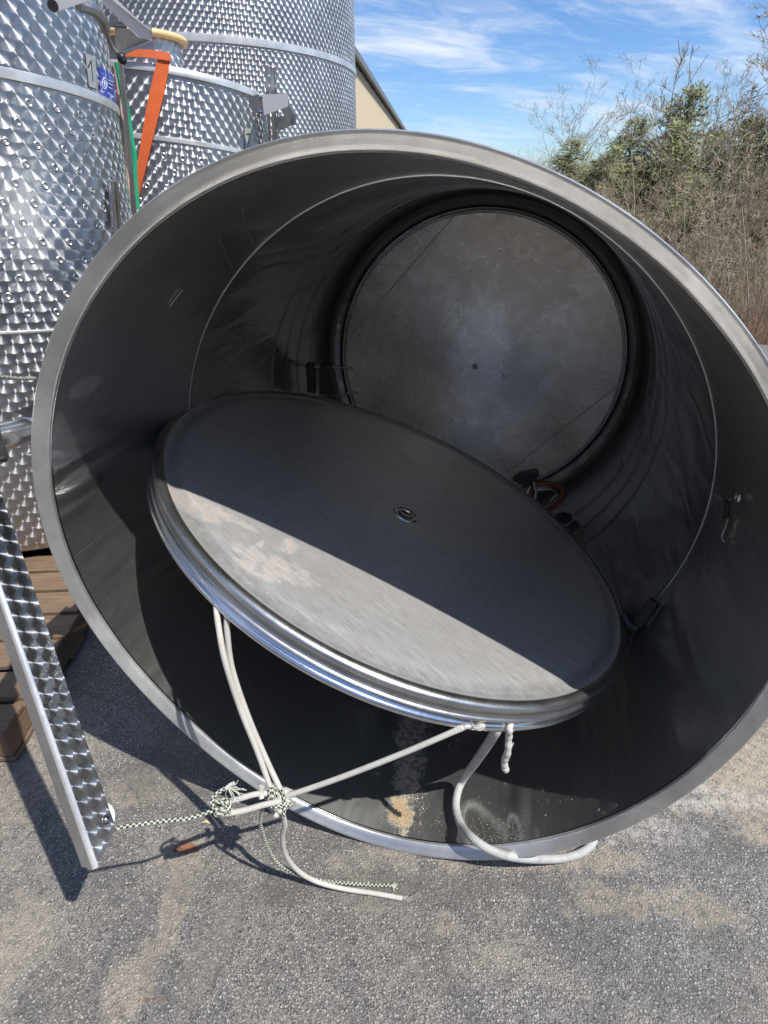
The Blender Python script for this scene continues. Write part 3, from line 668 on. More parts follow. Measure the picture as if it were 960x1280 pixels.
KN = atz(346, 1000, .40)
white = thing('tied_rope', 'white braided rope hung from the lid edge, knotted with a loop and tails', 'rope', loc=KN)
R1 = .0063
lid1 = (270, 741, .868); lid2 = (285, 753, .856)
mb = MB(); mb.tube([ul(274, 733)]+sp([(270, 752, .838), (272, 775, .81), (281, 825, .735), (300, 885, .612), (322, 940, .507), (338, 985, .425)]), R1, 10); mb.build('hanging_strand', M_ROPE, white)
mb = MB(); mb.tube([ul(288, 745)]+sp([(284, 765, .825), (284, 790, .785), (290, 835, .70), (308, 890, .595), (331, 945, .487), (351, 988, .420)]), R1, 10); mb.build('hanging_strand', M_ROPE, white)
mb = MB(); mb.tube(sp([(350, 998, .405), (420, 974, .475), (500, 943, .555), (575, 911, .625)])+[ul(603, 899)], R1, 10); mb.build('taut_strand', M_ROPE, white)
mb = MB(); mb.tube(sp([(577, 911, .622), (584, 908, .628), (592, 910, .622), (604, 907, .626), (600, 911, .618), (590, 908, .622)]), .0045, 8); fray(mb, atz(596, 907, .645), Vector((1, 0, 0)), 8, .02); mb.build('lashing', M_ROPE, white)
mb = MB(); mb.tube(sp([(352, 994, .412), (325, 992, .437), (300, 998, .470), (284, 1003, .495), (278, 1010, .508), (284, 1016, .505), (305, 1013, .478), (330, 1006, .440), (354, 1001, .405)], 10), R1, 10); mb.build('loop', M_ROPE, white)
# knot: several round turns pulled tight
mb = MB(); kd = (atz(362, 985, .41)-atz(338, 1016, .39)).normalized(); ka = kd.orthogonal().normalized(); kb = kd.cross(ka); pts = []
KC = atz(350, 1003, .397)
for i in range(90):
    f = i/89; q = f*2*PI*4.2; rr = .017*(1-.35*abs(2*f-1)**2)+.001*math.sin(5*q); pts.append(KC+kd*((f-.5)*.05)+(ka*math.cos(q)+kb*math.sin(q))*rr)
mb.tube(pts, R1*.97, 9)
mb.tube(spline([KC+ka*.016-kb*.012, KC+kb*.022+kd*.01, KC-ka*.02+kd*.006, KC-kb*.022-kd*.008, KC+ka*.02-kd*.012], 8), R1, 9)
mb.tube(spline([KC-ka*.018+kd*.026, KC+kb*.01+kd*.03, KC+ka*.018+kd*.02, KC-kb*.008+kd*.012], 8), R1, 9)
mb.box(KC, (.022, .022, .03), M=basis(ka, kb, kd), bev=.008)
mb.build('knot', M_ROPE, white)
mb = MB(); mb.tube(sp([(352, 1014, .375), (356, 1030, .32), (353, 1046, .26), (357, 1068, .175), (372, 1088, .09), (396, 1102, .035), (430, 1111, .014), (470, 1117, .009), (503, 1123, .008)]), R1, 10); e_ = atz(503, 1123, .008); fray(mb, e_, Vector((1, -.1, 0)), 9, .02); mb.build('rope_tail', M_ROPE, white)
mb = MB(); mb.tube(sp([(327, 998, .43), (326, 990, .44), (327, 983, .452)]), R1, 10); mb.build('cut_end', M_ROPE, white)

BOLT = atz(137, 1037, .556)
cc_ = thing('camouflage_cord', 'thin green and white flecked cord tied from the steel arm to the rope knot', 'cord', loc=atz(270, 1000, .51))
cord(cc_, sp([(137, 1037, .556), (165, 1032, .545), (200, 1027, .533), (235, 1023, .522), (262, 1015, .512), (272, 1010, .512)]))
# wraps at the loop end, then up into the frayed tail
pts = []; LA = atz(280, 1009, .508); ld = (atz(300, 1006, .475)-LA).normalized(); la = ld.orthogonal().normalized(); lb = ld.cross(la)
for i in range(120): f = i/119; q = f*2*PI*3.5; pts.append(LA-ld*.012+ld*(f*.028)*(1 if f < .5 else .6)+(la*math.cos(q)*.013+lb*math.sin(q)*.016))
cord(cc_, pts, .0034)
pts = [LA-ld*.014+(la*math.cos(q)*.011+lb*math.sin(q)*.013)+ld*.008*math.sin(2*q) for q in np.linspace(0, 2*PI*2.2, 60)]; cord(cc_, pts, .0034)
cord(cc_, sp([(271, 1014, .515), (265, 1004, .527), (268, 995, .537), (277, 988, .545), (285, 985, .55)]), .0042)
mb = MB(); fe = atz(285, 985, .551); fray(mb, fe, atz(300, 990, .54)-fe, 16, .035, .0007); mb.build('frayed_yarn', M_CORD_L, cc_)
mb = MB(); mb.tube(sp([(282, 986, .552), (288, 981, .557), (293, 979, .56)]), .004, 8); mb.build('core', M_ROPE, cc_)
# wraps over the knot and hanging tail
pts = [KC+kd*.018*math.sin(1.5*q)+(ka*math.cos(q)+kb*math.sin(q))*.026 for q in np.linspace(.4, 2*PI*2.3, 110)]; cord(cc_, pts, .003)
pts = []; WA = atz(334, 993, .428); wd = (atz(352, 994, .412)-WA).normalized(); wa = wd.orthogonal().normalized(); wb = wd.cross(wa)
for i in range(90): f = i/89; q = f*2*PI*3; pts.append(WA+wd*(f*.022)+(wa*math.cos(q)+wb*math.sin(q))*.0125)
cord(cc_, pts, .003)
cord(cc_, sp([(334, 1008, .405), (328, 1012, .39), (326, 1030, .32), (332, 1052, .235), (343, 1074, .14), (362, 1088, .085), (388, 1098, .045), (420, 1103, .02), (460, 1106, .010), (490, 1107, .008)]), .0036)
mb = MB(); e_ = atz(490, 1107, .008); fray(mb, e_, Vector((1, -.05, 0)), 14, .016, .0008); mb.build('frayed_yarn', M_CORD_L, cc_)

hose = thing('grey_rope', 'thick grey white rope curving from under the lid over the bottom of the rim', 'rope', loc=atz(610, 1060, .1))
def onfloor(px, py, lift): 
    p = TANK_M @ on_tank(px, py, .757-.011-lift); return p
hp = [ul(627, 893), atz(620, 914, .57), atz(606, 936, .42), atz(592, 956, .27), onfloor(580, 972, .05), onfloor(572, 990, .02), onfloor(570, 1010, .012), onfloor(577, 1032, .014), atz(590, 1047, .122), atz(612, 1062, .115), atz(640, 1071, .085), atz(676, 1074, .045), atz(708, 1072, .02), atz(730, 1064, .011), atz(741, 1053, .011), atz(740, 1046, .011), atz(722, 1036, .011)]
mb = MB(); mb.tube(spline(hp, 10), .0112, 12); hb = mb.build('rope_body', M_HOSE, hose)
sr = thing('rope_stub', 'short white frayed rope end hanging straight down from the lower edge of the lid', 'rope', loc=atz(636, 906, .61))
mb = MB(); sp_ = spline([ul(640, 893), atz(637, 909, .59), atz(636, 920, .56), atz(635, 938, .525), atz(631, 950, .49), atz(631, 960, .465), atz(634, 963, .457)], 6)
mb.tube(sp_, [.0075*(1+.16*math.sin(i*1.7)) for i in range(len(sp_))], 9); mb.build('stub', M_ROPE, sr)
for i in range(40):
    p = sp_[int(RNG.integers(4, len(sp_)))]
mb = MB()
for i in range(26):
    p = sp_[int(RNG.integers(2, len(sp_)))]; fray(mb, p, Vector(RNG.normal(0, 1, 3)), 1, .010, .0009)
mb.build('loose_fibres', M_ROPE, sr)

# ------------------------------------------------------------------ hanging channel arm with pulley (left)
AB = at(125, 1036, 1.245); AU = at(42, 795, 1.17); ad = (AU-AB).normalized()
view = Vector((-AB.x, -AB.y, 0)).normalized(); rt = Vector((-view.y, view.x, 0))     # rt = viewer's right
if rt.x < 0: rt = -rt
al = rad(30)
n_r = (view*math.cos(al)+rt*math.sin(al)); n_r = (n_r-ad*n_r.dot(ad)).normalized(); w_r = ad.cross(n_r).normalized()
if w_r.dot(rt) < 0: w_r = -w_r
n_l = -w_r
arm = thing('hoist_arm', 'shiny steel channel arm with scalloped finish hanging in front of the tank on the left', 'hoist arm', loc=AB)
WR, WL, TH = .060, .030, .0022
corner = AB-w_r*(WR*.52)+n_r*.0      # bright folded edge towards the viewer
LEN = (A0-AB).length+.05
def a_(u, v, h): return corner+w_r*u-n_r*v+ad*h
mb = MB(); rr = .007
mb.prism([a_(rr, 0, -.052+.0), a_(WR, 0, -.018), a_(WR+.0, 0, LEN), a_(rr, 0, LEN)], -n_r*TH); mb.build('scalloped_face', M_PERL_ARM, arm, smooth=0)
mb = MB(); mb.prism([a_(0, rr, -.052), a_(0, WL, -.046), a_(0, WL, LEN), a_(0, rr, LEN)], w_r*TH); mb.build('side_face', M_BRIGHT, arm, smooth=0)
mb = MB()
arc = [(rr-rr*math.cos(q), rr-rr*math.sin(q)) for q in np.linspace(0, PI/2, 7)]
V = [a_(u, v, h) for h in (-.0525, LEN) for u, v in arc]+[a_(u+(rr-u)*.4, v+(rr-v)*.4, h) for h in (-.0525, LEN) for u, v in arc]
F = [(i, i+1, 7+i+1, 7+i) for i in range(6)]+[(14+i+1, 14+i, 21+i, 21+i+1) for i in range(6)]+[(i+1, i, 14+i, 14+i+1) for i in range(6)]
mb.add(V, F); mb.build('folded_edge', M_RING, arm, smooth=60)
mb = MB(); mb.prism([a_(rr, WL, -.046), a_(WR, WL, -.018), a_(WR, WL, LEN), a_(rr, WL, LEN)], n_r*TH); mb.build('back_face', M_PERL_ARM, arm, smooth=0)
bu = WR*.80; bh = .006
pw = MB(); wm = basis(w_r, ad, n_r, a_(bu-.002, WL*.5, bh+.002)); pw.lathe([(.008, -.010), (.0255, -.010), (.0270, -.008), (.022, -.002), (.022, .002), (.0270, .008), (.0255, .010), (.008, .010)], n=48, closed=True, M=wm); pw.build('pulley_wheel', M_WHITE, arm)
mb = MB(); bm_ = basis(w_r, ad, n_r, a_(bu, 0, bh)); mb.lathe([(.0005, .0035), (.0035, .0033), (.005, .002), (.0055, .0004), (.0085, .0005), (.0085, -.001)][::-1], n=24, M=bm_); bo = mb.build('axle_bolt', M_BRIGHT, arm)
mb = MB(); mb.tube([a_(bu, .001, bh), a_(bu, WL-.001, bh)], .005, 12); mb.build('axle', M_STEEL, arm)
# clamp holding the arm to the hoist tube, above the frame
cp = A0; mb = MB(); mb.box(A0, (.09, .07, .08), M=basis(w_r, -n_r, ad), bev=.008); mb.build('clamp_block', M_STEEL, arm)
# cord from the arm behind the rim
c2 = thing('guy_cord', 'green and white flecked cord stretched level from the left edge to behind the tank rim', 'cord', loc=at(20, 472, 1.4))
cord(c2, spline([at(44, 473, 1.56), at(20, 473, 1.42), at(0, 471, 1.32), at(-50, 466, 1.1)], 10), .0034, 22, .004)

# ------------------------------------------------------------------ upright tanks
def vtank(name, label, base, A, R, z0, z1, rings, m, ztop=None):
    A = Vector(A).normalized(); X = Vector((1, 0, 0)); X = (X-A*X.dot(A)).normalized(); Y = A.cross(X)
    M = basis(X, Y, A, base); o = thing(name, label, 'tank', M=M)
    mb = MB(); prof = [(R-.02, z0), (R, z0+.03)]+[(R, z) for z in np.linspace(z0+.06, z1, 12)]
    mb.lathe(prof, n=128); mb.build('shell', m, o, local=True)
    mb = MB(); mb.lathe([(R, z1-.001), (R+.012, z1), (R+.014, z1+.02), (R+.006, z1+.034), (R-.02, z1+.036), (R-.03, z1-.01)][::1], n=128); mb.build('top_hoop', M_RING, o, local=True)
    mb = MB(); mb.lathe([(R-.02, z1+.01), (R*.6, z1+.05), (.001, z1+.07)], n=96); mb.build('top_plate', M_DULL, o, local=True)
    mb = MB(); mb.lathe([(.001, z0), (R-.02, z0)], n=64); mb.build('base_plate', M_DULL, o, local=True)
    for (z, h, pr) in rings:
        mb = MB(); mb.lathe([(R-.001, z-h/2-pr*.4), (R+pr, z-h/2), (R+pr*1.15, z), (R+pr, z+h/2), (R-.001, z+h/2+pr*.4)], n=128); mb.build('weld_ring', M_RING, o, local=True)
    return o, M, A
def patch(o, M, A, R, corners, m, name, off=.002, th=.0015, n=8):
    """thin plate wrapped on the shell; corners = 4 photo pixels (TL, TR, BR, BL)"""
    base = M.translation; P = [M.inverted() @ atcyl(x, y, base, A, R) for x, y in corners]
    C = [(math.atan2(p.y, p.x), p.z) for p in P]; mb = MB(); V = []; F = []
    for j in range(2):
        for i in range(n+1):
            f = i/n
            for k in range(2):
                (qa, za), (qb, zb) = (C[0], C[1]) if k == 0 else (C[3], C[2])
                q = qa+(qb-qa)*f; z = za+(zb-za)*f; r = R+off+(th if j else 0); V.append((r*math.cos(q), r*math.sin(q), z))
    N = (n+1)*2; U = []
    for i in range(n):
        a = i*2; F.append((N+a, N+a+1, N+a+3, N+a+2)); U.append([(i/n, 1), (i/n, 0), ((i+1)/n, 0), ((i+1)/n, 1)])
        F.append((a, a+2, a+3, a+1)); U.append([(0, 0)]*4)
        F.append((a, N+a, N+a+2, a+2)); F.append((a+1, a+3, N+a+3, N+a+1)); U += [[(0, 0)]*4]*2
    for a in (0, 2*n): F.append((a, a+1, N+a+1, N+a)); U.append([(0, 0)]*4)
    mb.add(V, F, U); return mb.build(name, m, o, local=True, smooth=30)
def on(M, A, R, px, py): return atcyl(px, py, M.translation, A, R)
def strokes(o, M, A, R, segs, m, name, w=.0025):
    mb = MB()
    for seg in segs:
        P = [on(M, A, R, *p) for p in seg]
        for a, b in zip(P, P[1:]):
            d = (b-a).normalized(); nn = ((a+b)/2-M.translation); nn = (nn-A*nn.dot(A)).normalized(); w_ = nn.cross(d).normalized()
            mb.box((a+b)/2, ((b-a).length+w, w, .0012), M=basis(d, w_, nn))
    return mb.build(name, m, o, smooth=0)
def dimples(o, M, A, R, us, zs, r, jit=.0):
    mb = MB(); mb.lathe([(.0005, -.0022), (.35, -.0018), (.62, .0006), (.78, .0022), (.92, .0016), (1.1, -.0004)][::-1], n=14)
    mb.v = [(x*r, y*r, z*r/.014) for x, y, z in mb.v]; me = mb.mesh('weld_dimple', M_STEEL, 60); k = 0
    for j, z in enumerate(zs):
        for u in us:
            q = u+(us[1]-us[0])*.5*(j % 2); d = bpy.data.objects.new('weld_dimple', me); COL.objects.link(d); d.parent = o
            nrm_ = Vector((math.cos(q), math.sin(q), 0)); tt = Vector((-math.sin(q), math.cos(q), 0))
            d.matrix_basis = basis(tt, Vector((0, 0, 1)), nrm_, nrm_*(R+.0003)+Vector((0, 0, z))); k += 1
    return k

LB = Vector((-1.788, 2.651, 0)); LA_ = Vector((.032, .07, 1))
L, LM, LAx = vtank('storage_tank', 'upright dimpled steel tank numbered 1 standing on wooden pallets at the left', LB, LA_, .61, .155, 2.75, [(1.913, .03, .008), (1.086, .008, .004)], M_PERL_L)
nd = dimples(L, LM, LAx, .611, [rad(a) for a in np.arange(-112, -2, 9.5)], [1.84-.0625*j for j in range(12)], .0125)
M_TAG = mat('aluminium_tag', (.40, .41, .40), .5, .35)
M_GALV = mat('pale_galvanised', (.68, .69, .72), .42, .45)
np1 = patch(L, LM, LAx, .611, [(106, 67), (118, 71), (121, 117), (111, 110)], M_TAG, 'number_plate')
strokes(np1, LM, LAx, .6148, [[(110, 84), (114, 76), (116, 101)], [(112, 109), (120, 112)]], M_BLACK, 'figure_one', .004)
def stickf(t, b):
    n = t.noise(t.obj(), 40.0, 4, .6); t.put(b.inputs['Base Color'], t.mix(t.ramp(n, .55, .62), (.035, .05, .36), (.30, .33, .62)))
M_STICK = mat('blue_sticker', rough=.4, fn=stickf)
stk = patch(L, LM, LAx, .611, [(123, 84), (142, 97), (144, 130), (125, 118)], M_STICK, 'blue_sticker')
ringc = [(131+3.6*math.cos(a)*.8, 104+7*math.sin(a)) for a in np.linspace(0, 2*PI, 13)]
strokes(stk, LM, LAx, .6152, [ringc, [(131, 100), (131, 108)], [(129, 103), (133, 105)], [(136, 100), (141, 103)], [(136, 104), (141, 107)], [(136, 109), (140, 111)], [(128, 114), (141, 122)], [(135, 116), (142, 121)]], M_WHITE, 'sticker_emblem', .0028)
patch(L, LM, LAx, .611, [(132, 228), (136, 226), (141, 285), (136, 284)], M_STEEL, 'gauge_strip', off=.012, th=.01)
patch(L, LM, LAx, .611, [(137, 227), (140, 227), (144, 284), (142, 285)], M_BRIGHT, 'gauge_glass', off=.014, th=.012)
strokes(L, LM, LAx, .613, [[(95, 158), (122, 158), (121, 176), (95, 176)]], M_SEAM, 'embossed_frame', .003)
# hoist mast beside tank 1 with its bracket and hooked wire
dM = 2.62
def A3(px, py, d=dM): return at(px, py, d)
mb = MB(); pa, pb = A3(138, -60, 2.60), A3(168, 262, 2.78); ax_ = (pb-pa).normalized(); vx = ax_.orthogonal().normalized()
side = ray(150, 100).cross(ax_).normalized(); fr = side.cross(ax_).normalized()
mb.box((pa+pb)/2, (.018, .02, (pb-pa).length+.5), M=basis(side, fr, ax_), bev=.004); mb.build('hoist_mast', M_STEEL, L)
def chan(name, pxs, dA, ext, m=M_STEEL, parent=L):
    mb = MB(); mb.prism([at(x, y, dA) for x, y in pxs], ext); return mb.build(name, m, parent, smooth=0)
vd_ = ray(150, 30)
chan('bracket_arm', [(113, -10), (128, -10), (187, 38), (190, 51), (178, 48), (172, 46)], 2.45, vd_*.02, M_GALV)
chan('bracket_top', [(128, -10), (136, -10), (190, 40), (187, 38)], 2.44, vd_*.09, M_GALV)
chan('bracket_gusset', [(143, 28), (188, 49), (150, 69), (145, 66)], 2.52, vd_*.006, M_STEEL)
mb = MB(); mb.tube([at(150, 68, 2.5), at(189, 50, 2.5)], .0055, 8); mb.tube([at(132, 30, 2.52), at(158, 31, 2.52)], .008, 8); mb.build('bracket_rod', M_STEEL, L)
chan('bracket_box', [(180, 31), (190, 30), (190, 48), (184, 47)], 2.48, vd_*.05, M_STEEL)
chan('upper_bracket', [(60, 2), (64, 12), (72, 14), (132, -6), (132, -16), (90, -16)], 2.3, vd_*.02, M_GALV)
mb = MB(); mb.tube([at(66, 7, 2.29), at(66, 7, 2.31)], .014, 12); mb.build('bracket_bolt', M_BLACK, L)
mb = MB(); mb.tube(spline([at(98, 6, 2.35), at(115, 12, 2.38), at(128, 26, 2.42), at(133, 42, 2.44), at(140, 58, 2.46), at(152, 72, 2.47)], 6), [.016]*18+[.008]*13, 8); mb.build('hook_strap', M_DULL, L)
mb = MB(); mb.tube(spline([at(148, 66, 2.46), at(153, 74, 2.46), at(157, 80, 2.46)], 4), [.006, .011, .014, .015, .014, .013, .012, .009, .006], 10); mb.build('grip', M_BLACK, L)
# green rope down the gap
gr = thing('green_line', 'bright green rope hanging down the gap between tank 1 and the strapped tank', 'rope', loc=at(160, 180, 3.3))
mb = MB(); mb.tube(spline([at(146, 78, 3.2), at(149, 95, 3.2), at(152, 112, 3.2), at(157, 140, 3.2), at(163, 168, 3.2), at(168, 195, 3.2), at(169, 225, 3.2), at(172, 262, 3.2)], 8), .011, 8); mb.build('rope', M_GREEN, gr)
mb = MB(); mb.tube(spline([at(150, 98, 3.22), at(154, 106, 3.18), at(155, 118, 3.2), at(162, 150, 3.22), at(166, 185, 3.22)], 8), .008, 8); mb.build('second_strand', M_GREEN, gr)
mb = MB(); mb.tube(spline([at(144, 82, 3.25), at(147, 105, 3.25), at(152, 150, 3.25), at(160, 215, 3.25), at(165, 262, 3.25)], 8), .008, 8); mb.build('peach_strand', M_PINK, gr)

MBs = Vector((-1.496, 4.124, 0)); MA = Vector((.07, .075, 1)); MR = .631
T2, T2M, T2A = vtank('storage_tank', 'short upright dimpled steel tank numbered 7 with an orange strap over its top', MBs, MA, MR, .155, 2.09, [(1.80, .022, .006)], M_PERL_M)
dimples(T2, T2M, T2A, MR+.001, [rad(a) for a in np.arange(-110, -25, 9.0)], [1.72-.075*j for j in range(6)], .015)
np7 = patch(T2, T2M, T2A, MR+.001, [(305, 160), (314, 161), (314, 184), (306, 187)], M_TAG, 'number_plate')
strokes(np7, T2M, T2A, MR+.006, [[(308, 168), (312, 167), (310, 183)]], M_BLACK, 'figure_seven', .005)
nc = T2M @ Vector((.02, -.30, 2.14))
mb = MB(); mb.lathe([(.20, -.06), (.20, .135), (.215, .14), (.19, .15)], n=64, M=Matrix.Translation(nc)); mb.build('hatch_neck', M_PERL_M, T2)
mb = MB(); mb.lathe([(.222+.018*math.cos(a), .148+.018*math.sin(a)) for a in np.linspace(0, 2*PI, 13)[:-1]], n=64, closed=True, M=Matrix.Translation(nc)); mb.build('hatch_gasket', M_TAN, T2)
mb = MB(); mb.lathe([(.001, .12), (.2, .12)][::-1], n=48, M=Matrix.Translation(nc)); mb.build('hatch_cover', M_DULL, T2)
# mast and channel bracket of tank 7
pa, pb = at(340, 82, 4.22), at(345, 215, 4.3); ax_ = (pb-pa).normalized(); side = ray(340, 120).cross(ax_).normalized(); fr = side.cross(ax_).normalized()
mb = MB(); mb.box((pa+pb)/2, (.03, .05, (pb-pa).length), M=basis(side, fr, ax_), bev=.004)
mb.box((pa+pb)/2+side*.032+ax_*0, (.018, .02, (pb-pa).length), M=basis(side, fr, ax_)); mb.box((pa+pb)/2-side*.022, (.008, .06, (pb-pa).length), M=basis(side, fr, ax_)); mb.build('hoist_mast', M_STEEL, T2)
v7 = ray(345, 130)
chan('bracket_side', [(327, 118), (360, 118), (360, 133), (330, 144)], 3.95, v7*.006, M_GALV, T2)
chan('bracket_top', [(325, 118), (360, 117), (360, 119), (327, 119)], 3.95, v7*.16, M_GALV, T2)
chan('bracket_end', [(312, 121), (322, 118), (328, 119), (330, 144), (316, 140), (311, 128)], 3.96, v7*.008, M_STEEL, T2)
for y in (121, 140): 
    mb = MB(); mb.tube([at(324, y, 3.93), at(328, y, 3.93)], .010, 8); mb.build('bracket_tab', M_BRIGHT, T2)
chan('lower_plate', [(345, 146), (358, 144), (369, 155), (347, 165)], 4.12, v7*.006, M_STEEL, T2)
chan('lower_arm', [(352, 138), (361, 131), (370, 146), (369, 157), (360, 153)], 4.02, v7*.03, M_DULL, T2)
chan('lower_tip', [(366, 142), (370, 142), (370, 156), (367, 154)], 4.0, v7*.02, M_BRIGHT, T2)

# orange strap: lies across the top hoop and drops down the front of the shell
def ribbon(mb, La, Rb, th):
    n = len(La); V = []; U = []
    for a, b, e in zip(La, Rb, th): V += [a, b, b+e, a+e]
    F = []
    for i in range(n-1):
        o = 4*i
        for k in range(4): F.append((o+k, o+(k+1) % 4, o+4+(k+1) % 4, o+4+k)); U.append([(0 if k in (0, 3) else 1, i*.1), (1 if k in (0, 1) else 0, i*.1), (1 if k in (0, 1) else 0, (i+1)*.1), (0 if k in (0, 3) else 1, (i+1)*.1)])
    F += [(3, 2, 1, 0), (4*n-4, 4*n-3, 4*n-2, 4*n-1)]; U += [[(0, 0)]*4]*2
    mb.add(V, F, U)
sto = thing('orange_strap', 'orange webbing strap pulled over the top of tank 7 and down its front', 'strap', loc=on(T2M, T2A, MR+.02, 200, 90))
rows = [((197, 73), (213, 76)), ((193, 90), (210, 92)), ((187, 115), (205, 117)), ((182, 140), (199, 142)), ((178, 165), (193, 166)), ((174, 190), (187, 191)), ((170, 215), (181, 216)), ((168, 240), (175, 240)), ((167, 262), (170, 262))]
La = [on(T2M, T2A, MR+.022, *a) for a, b in rows]; Rb = [on(T2M, T2A, MR+.022, *b) for a, b in rows]
th = [(a-T2M.translation-T2A*(a-T2M.translation).dot(T2A)).normalized()*.003 for a in La]
mb = MB(); ribbon(mb, La, Rb, th); mb.build('hanging_length', M_STRAP, sto, smooth=0)
mb = MB(); tp = [((213, 67), (213, 76.5)), ((206, 64.5), (204, 75)), ((195, 63), (192, 73)), ((180, 62), (178, 71.5)), ((165, 62), (163, 71)), ((150, 63), (148, 71))]
La = [on(T2M, T2A, MR+.03, *a) for a, b in tp]; Rb = [on(T2M, T2A, MR+.03, *b) for a, b in tp]; th = [(a-T2M.translation-T2A*(a-T2M.translation).dot(T2A)).normalized()*.003 for a in La]
ribbon(mb, La, Rb, th); mb.build('top_length', M_STRAP, sto, smooth=0)

T3, T3M, T3A = vtank('storage_tank', 'tallest steel tank with fine swirl finish behind the others, its top out of sight', Vector((-1.774, 6.809, 0)), Vector((0, 0, 1)), 1.498, .1, 4.6, [(2.567, .045, .008), (1.3, .03, .006), (3.85, .03, .006)], M_PERL_B)

# ------------------------------------------------------------------ wooden pallets
def woodf(t, b):
    P = t.obj(); g_ = t.noise(t.v('MULTIPLY', P, (1.6, 26, 26)), 4.0, 6, .65, .5); big = t.noise(P, 6.0, 4, .6)
    rn = t.n('ShaderNodeObjectInfo').outputs['Random']
    c = t.mix(t.ramp(g_, .3, .7), (.10, .058, .034), (.20, .135, .08)); c = t.mix(t.m('MULTIPLY', rn, .45), c, (.17, .12, .08)); c = t.mix(t.ramp(big, .55, .75, 0, .5), c, (.11, .07, .045))  # tones lowered to paint shade over the pallets into the wood
    kn = t.ramp(t.n('ShaderNodeTexVoronoi', None, Vector=t.v('MULTIPLY', P, (1, 1, .2)), Scale=4.5).outputs[0], .07, .04); c = t.mix(t.m('MULTIPLY', kn, .8), c, (.07, .03, .015))
    t.put(b.inputs['Base Color'], c); b.inputs['Roughness'].default_value = .75; t.put(b.inputs['Normal'], t.bump(g_, .4, .002))
M_WOOD = mat('pallet_wood', rough=.75, fn=woodf)
def pallet(label, x1, y0, nb, width, rot, seed):
    rg = random.Random(seed); o = thing('wooden_pallet', label, 'pallet', loc=(x1, y0, 0), group=None); o.rotation_euler = (0, 0, rot)
    bw = .128; D = nb*(bw+.018)
    def plank(cx, cy, cz, sx, sy, sz, nm='deck_board', bev=.003):
        mb = MB(); mb.box((0, 0, 0), (sx, sy, sz), bev=bev); d = mb.build(nm, M_WOOD, o, local=True, smooth=20); d.location = (cx, cy, cz); d.rotation_euler = (rg.uniform(-.006, .006), rg.uniform(-.006, .006), rg.uniform(-.008, .008)); return d
    for i in range(nb):
        L_ = width+rg.uniform(-.012, .014); plank(-L_/2+rg.uniform(-.01, .012), bw/2+i*(bw+.018), .129, L_, bw+rg.uniform(-.012, .006), .02)
    for k in range(3):
        plank(-.024-k*(width-.05)/2, D/2, .074, .04, D-.01, .088, 'stringer')
    for i in range(0, nb, 3): plank(-width/2, bw/2+i*(bw+.018), .0185, width, bw, .018, 'bottom_board')
    return o
pallet('brown wooden pallet under the front of tank 1 at the left edge', -1.16, 1.17, 7, 1.2, rad(4), 3)
pallet('brown wooden pallet further back under tank 1, mostly hidden by the rim', -1.13, 2.24, 8, 1.3, rad(1.5), 4)
pallet('wooden pallet under strapped tank 7, hidden behind the lying tank', -.82, 3.46, 8, 1.3, rad(0), 5)

# ------------------------------------------------------------------ leaf and bits on the tarmac
M_LEAF = mat('dry_leaf', (.20, .085, .045), .7); M_LEAF2 = mat('pale_chip', (.5, .42, .26), .8); M_STONE = mat('pebble', (.36, .34, .31), .8)
lf = atz(233, 1066, .0)
mb = MB(); V = []; F = []
for i in range(9):
    f = i/8; w = .012*math.sin(PI*f)**.7+.0008; c = Vector((-.035+.07*f, .006*math.sin(3*f), .006+.006*math.sin(PI*f)))
    V += [c+Vector((0, -w, .004+.002*math.sin(7*f))), c, c+Vector((0, w, .007))]
for i in range(8): F += [(3*i, 3*i+3, 3*i+4, 3*i+1), (3*i+1, 3*i+4, 3*i+5, 3*i+2)]
V2 = [v-Vector((0, 0, .001)) for v in V]; n0 = len(V); mb.add([lf+v for v in V+V2], F+[tuple(n0+i for i in f[::-1]) for f in F]); tag(mb.build('dry_leaf', M_LEAF), 'curled rust brown dry leaf on the tarmac below the cord', 'leaf')
mb = MB(); lf2 = atz(258, 1029, 0); mb.tube([lf2+Vector((-.014, 0, .004)), lf2+Vector((0, .002, .006)), lf2+Vector((.012, -.003, .004))], [.001, .005, .001], 6); tag(mb.build('wood_chip', M_LEAF2), 'small pale straw coloured chip on the tarmac under the rope loop', 'wood chip')
import bmesh
bm = bmesh.new(); bmesh.ops.create_icosphere(bm, subdivisions=1, radius=1); base_v = [v.co.copy() for v in bm.verts]; base_f = [[l.vert.index for l in f.loops] for f in bm.faces]; bm.free()
mb = MB()
for i in range(900):
    x = RNG.uniform(-1.6, 2.6); y = RNG.uniform(.35, 3.0); r = RNG.uniform(.0012, .0036)*(1.5 if RNG.random() < .06 else 1)
    s3 = RNG.uniform(.7, 1.3, 3); mb.add([Vector((x+v.x*r*s3[0]+RNG.normal(0, r*.1), y+v.y*r*s3[1], r*.45+v.z*r*.6*s3[2])) for v in base_v], base_f)
tag(mb.build('loose_grit', M_STONE, smooth=0), 'scattered grit and crumbs on the tarmac', 'grit', kind='stuff')
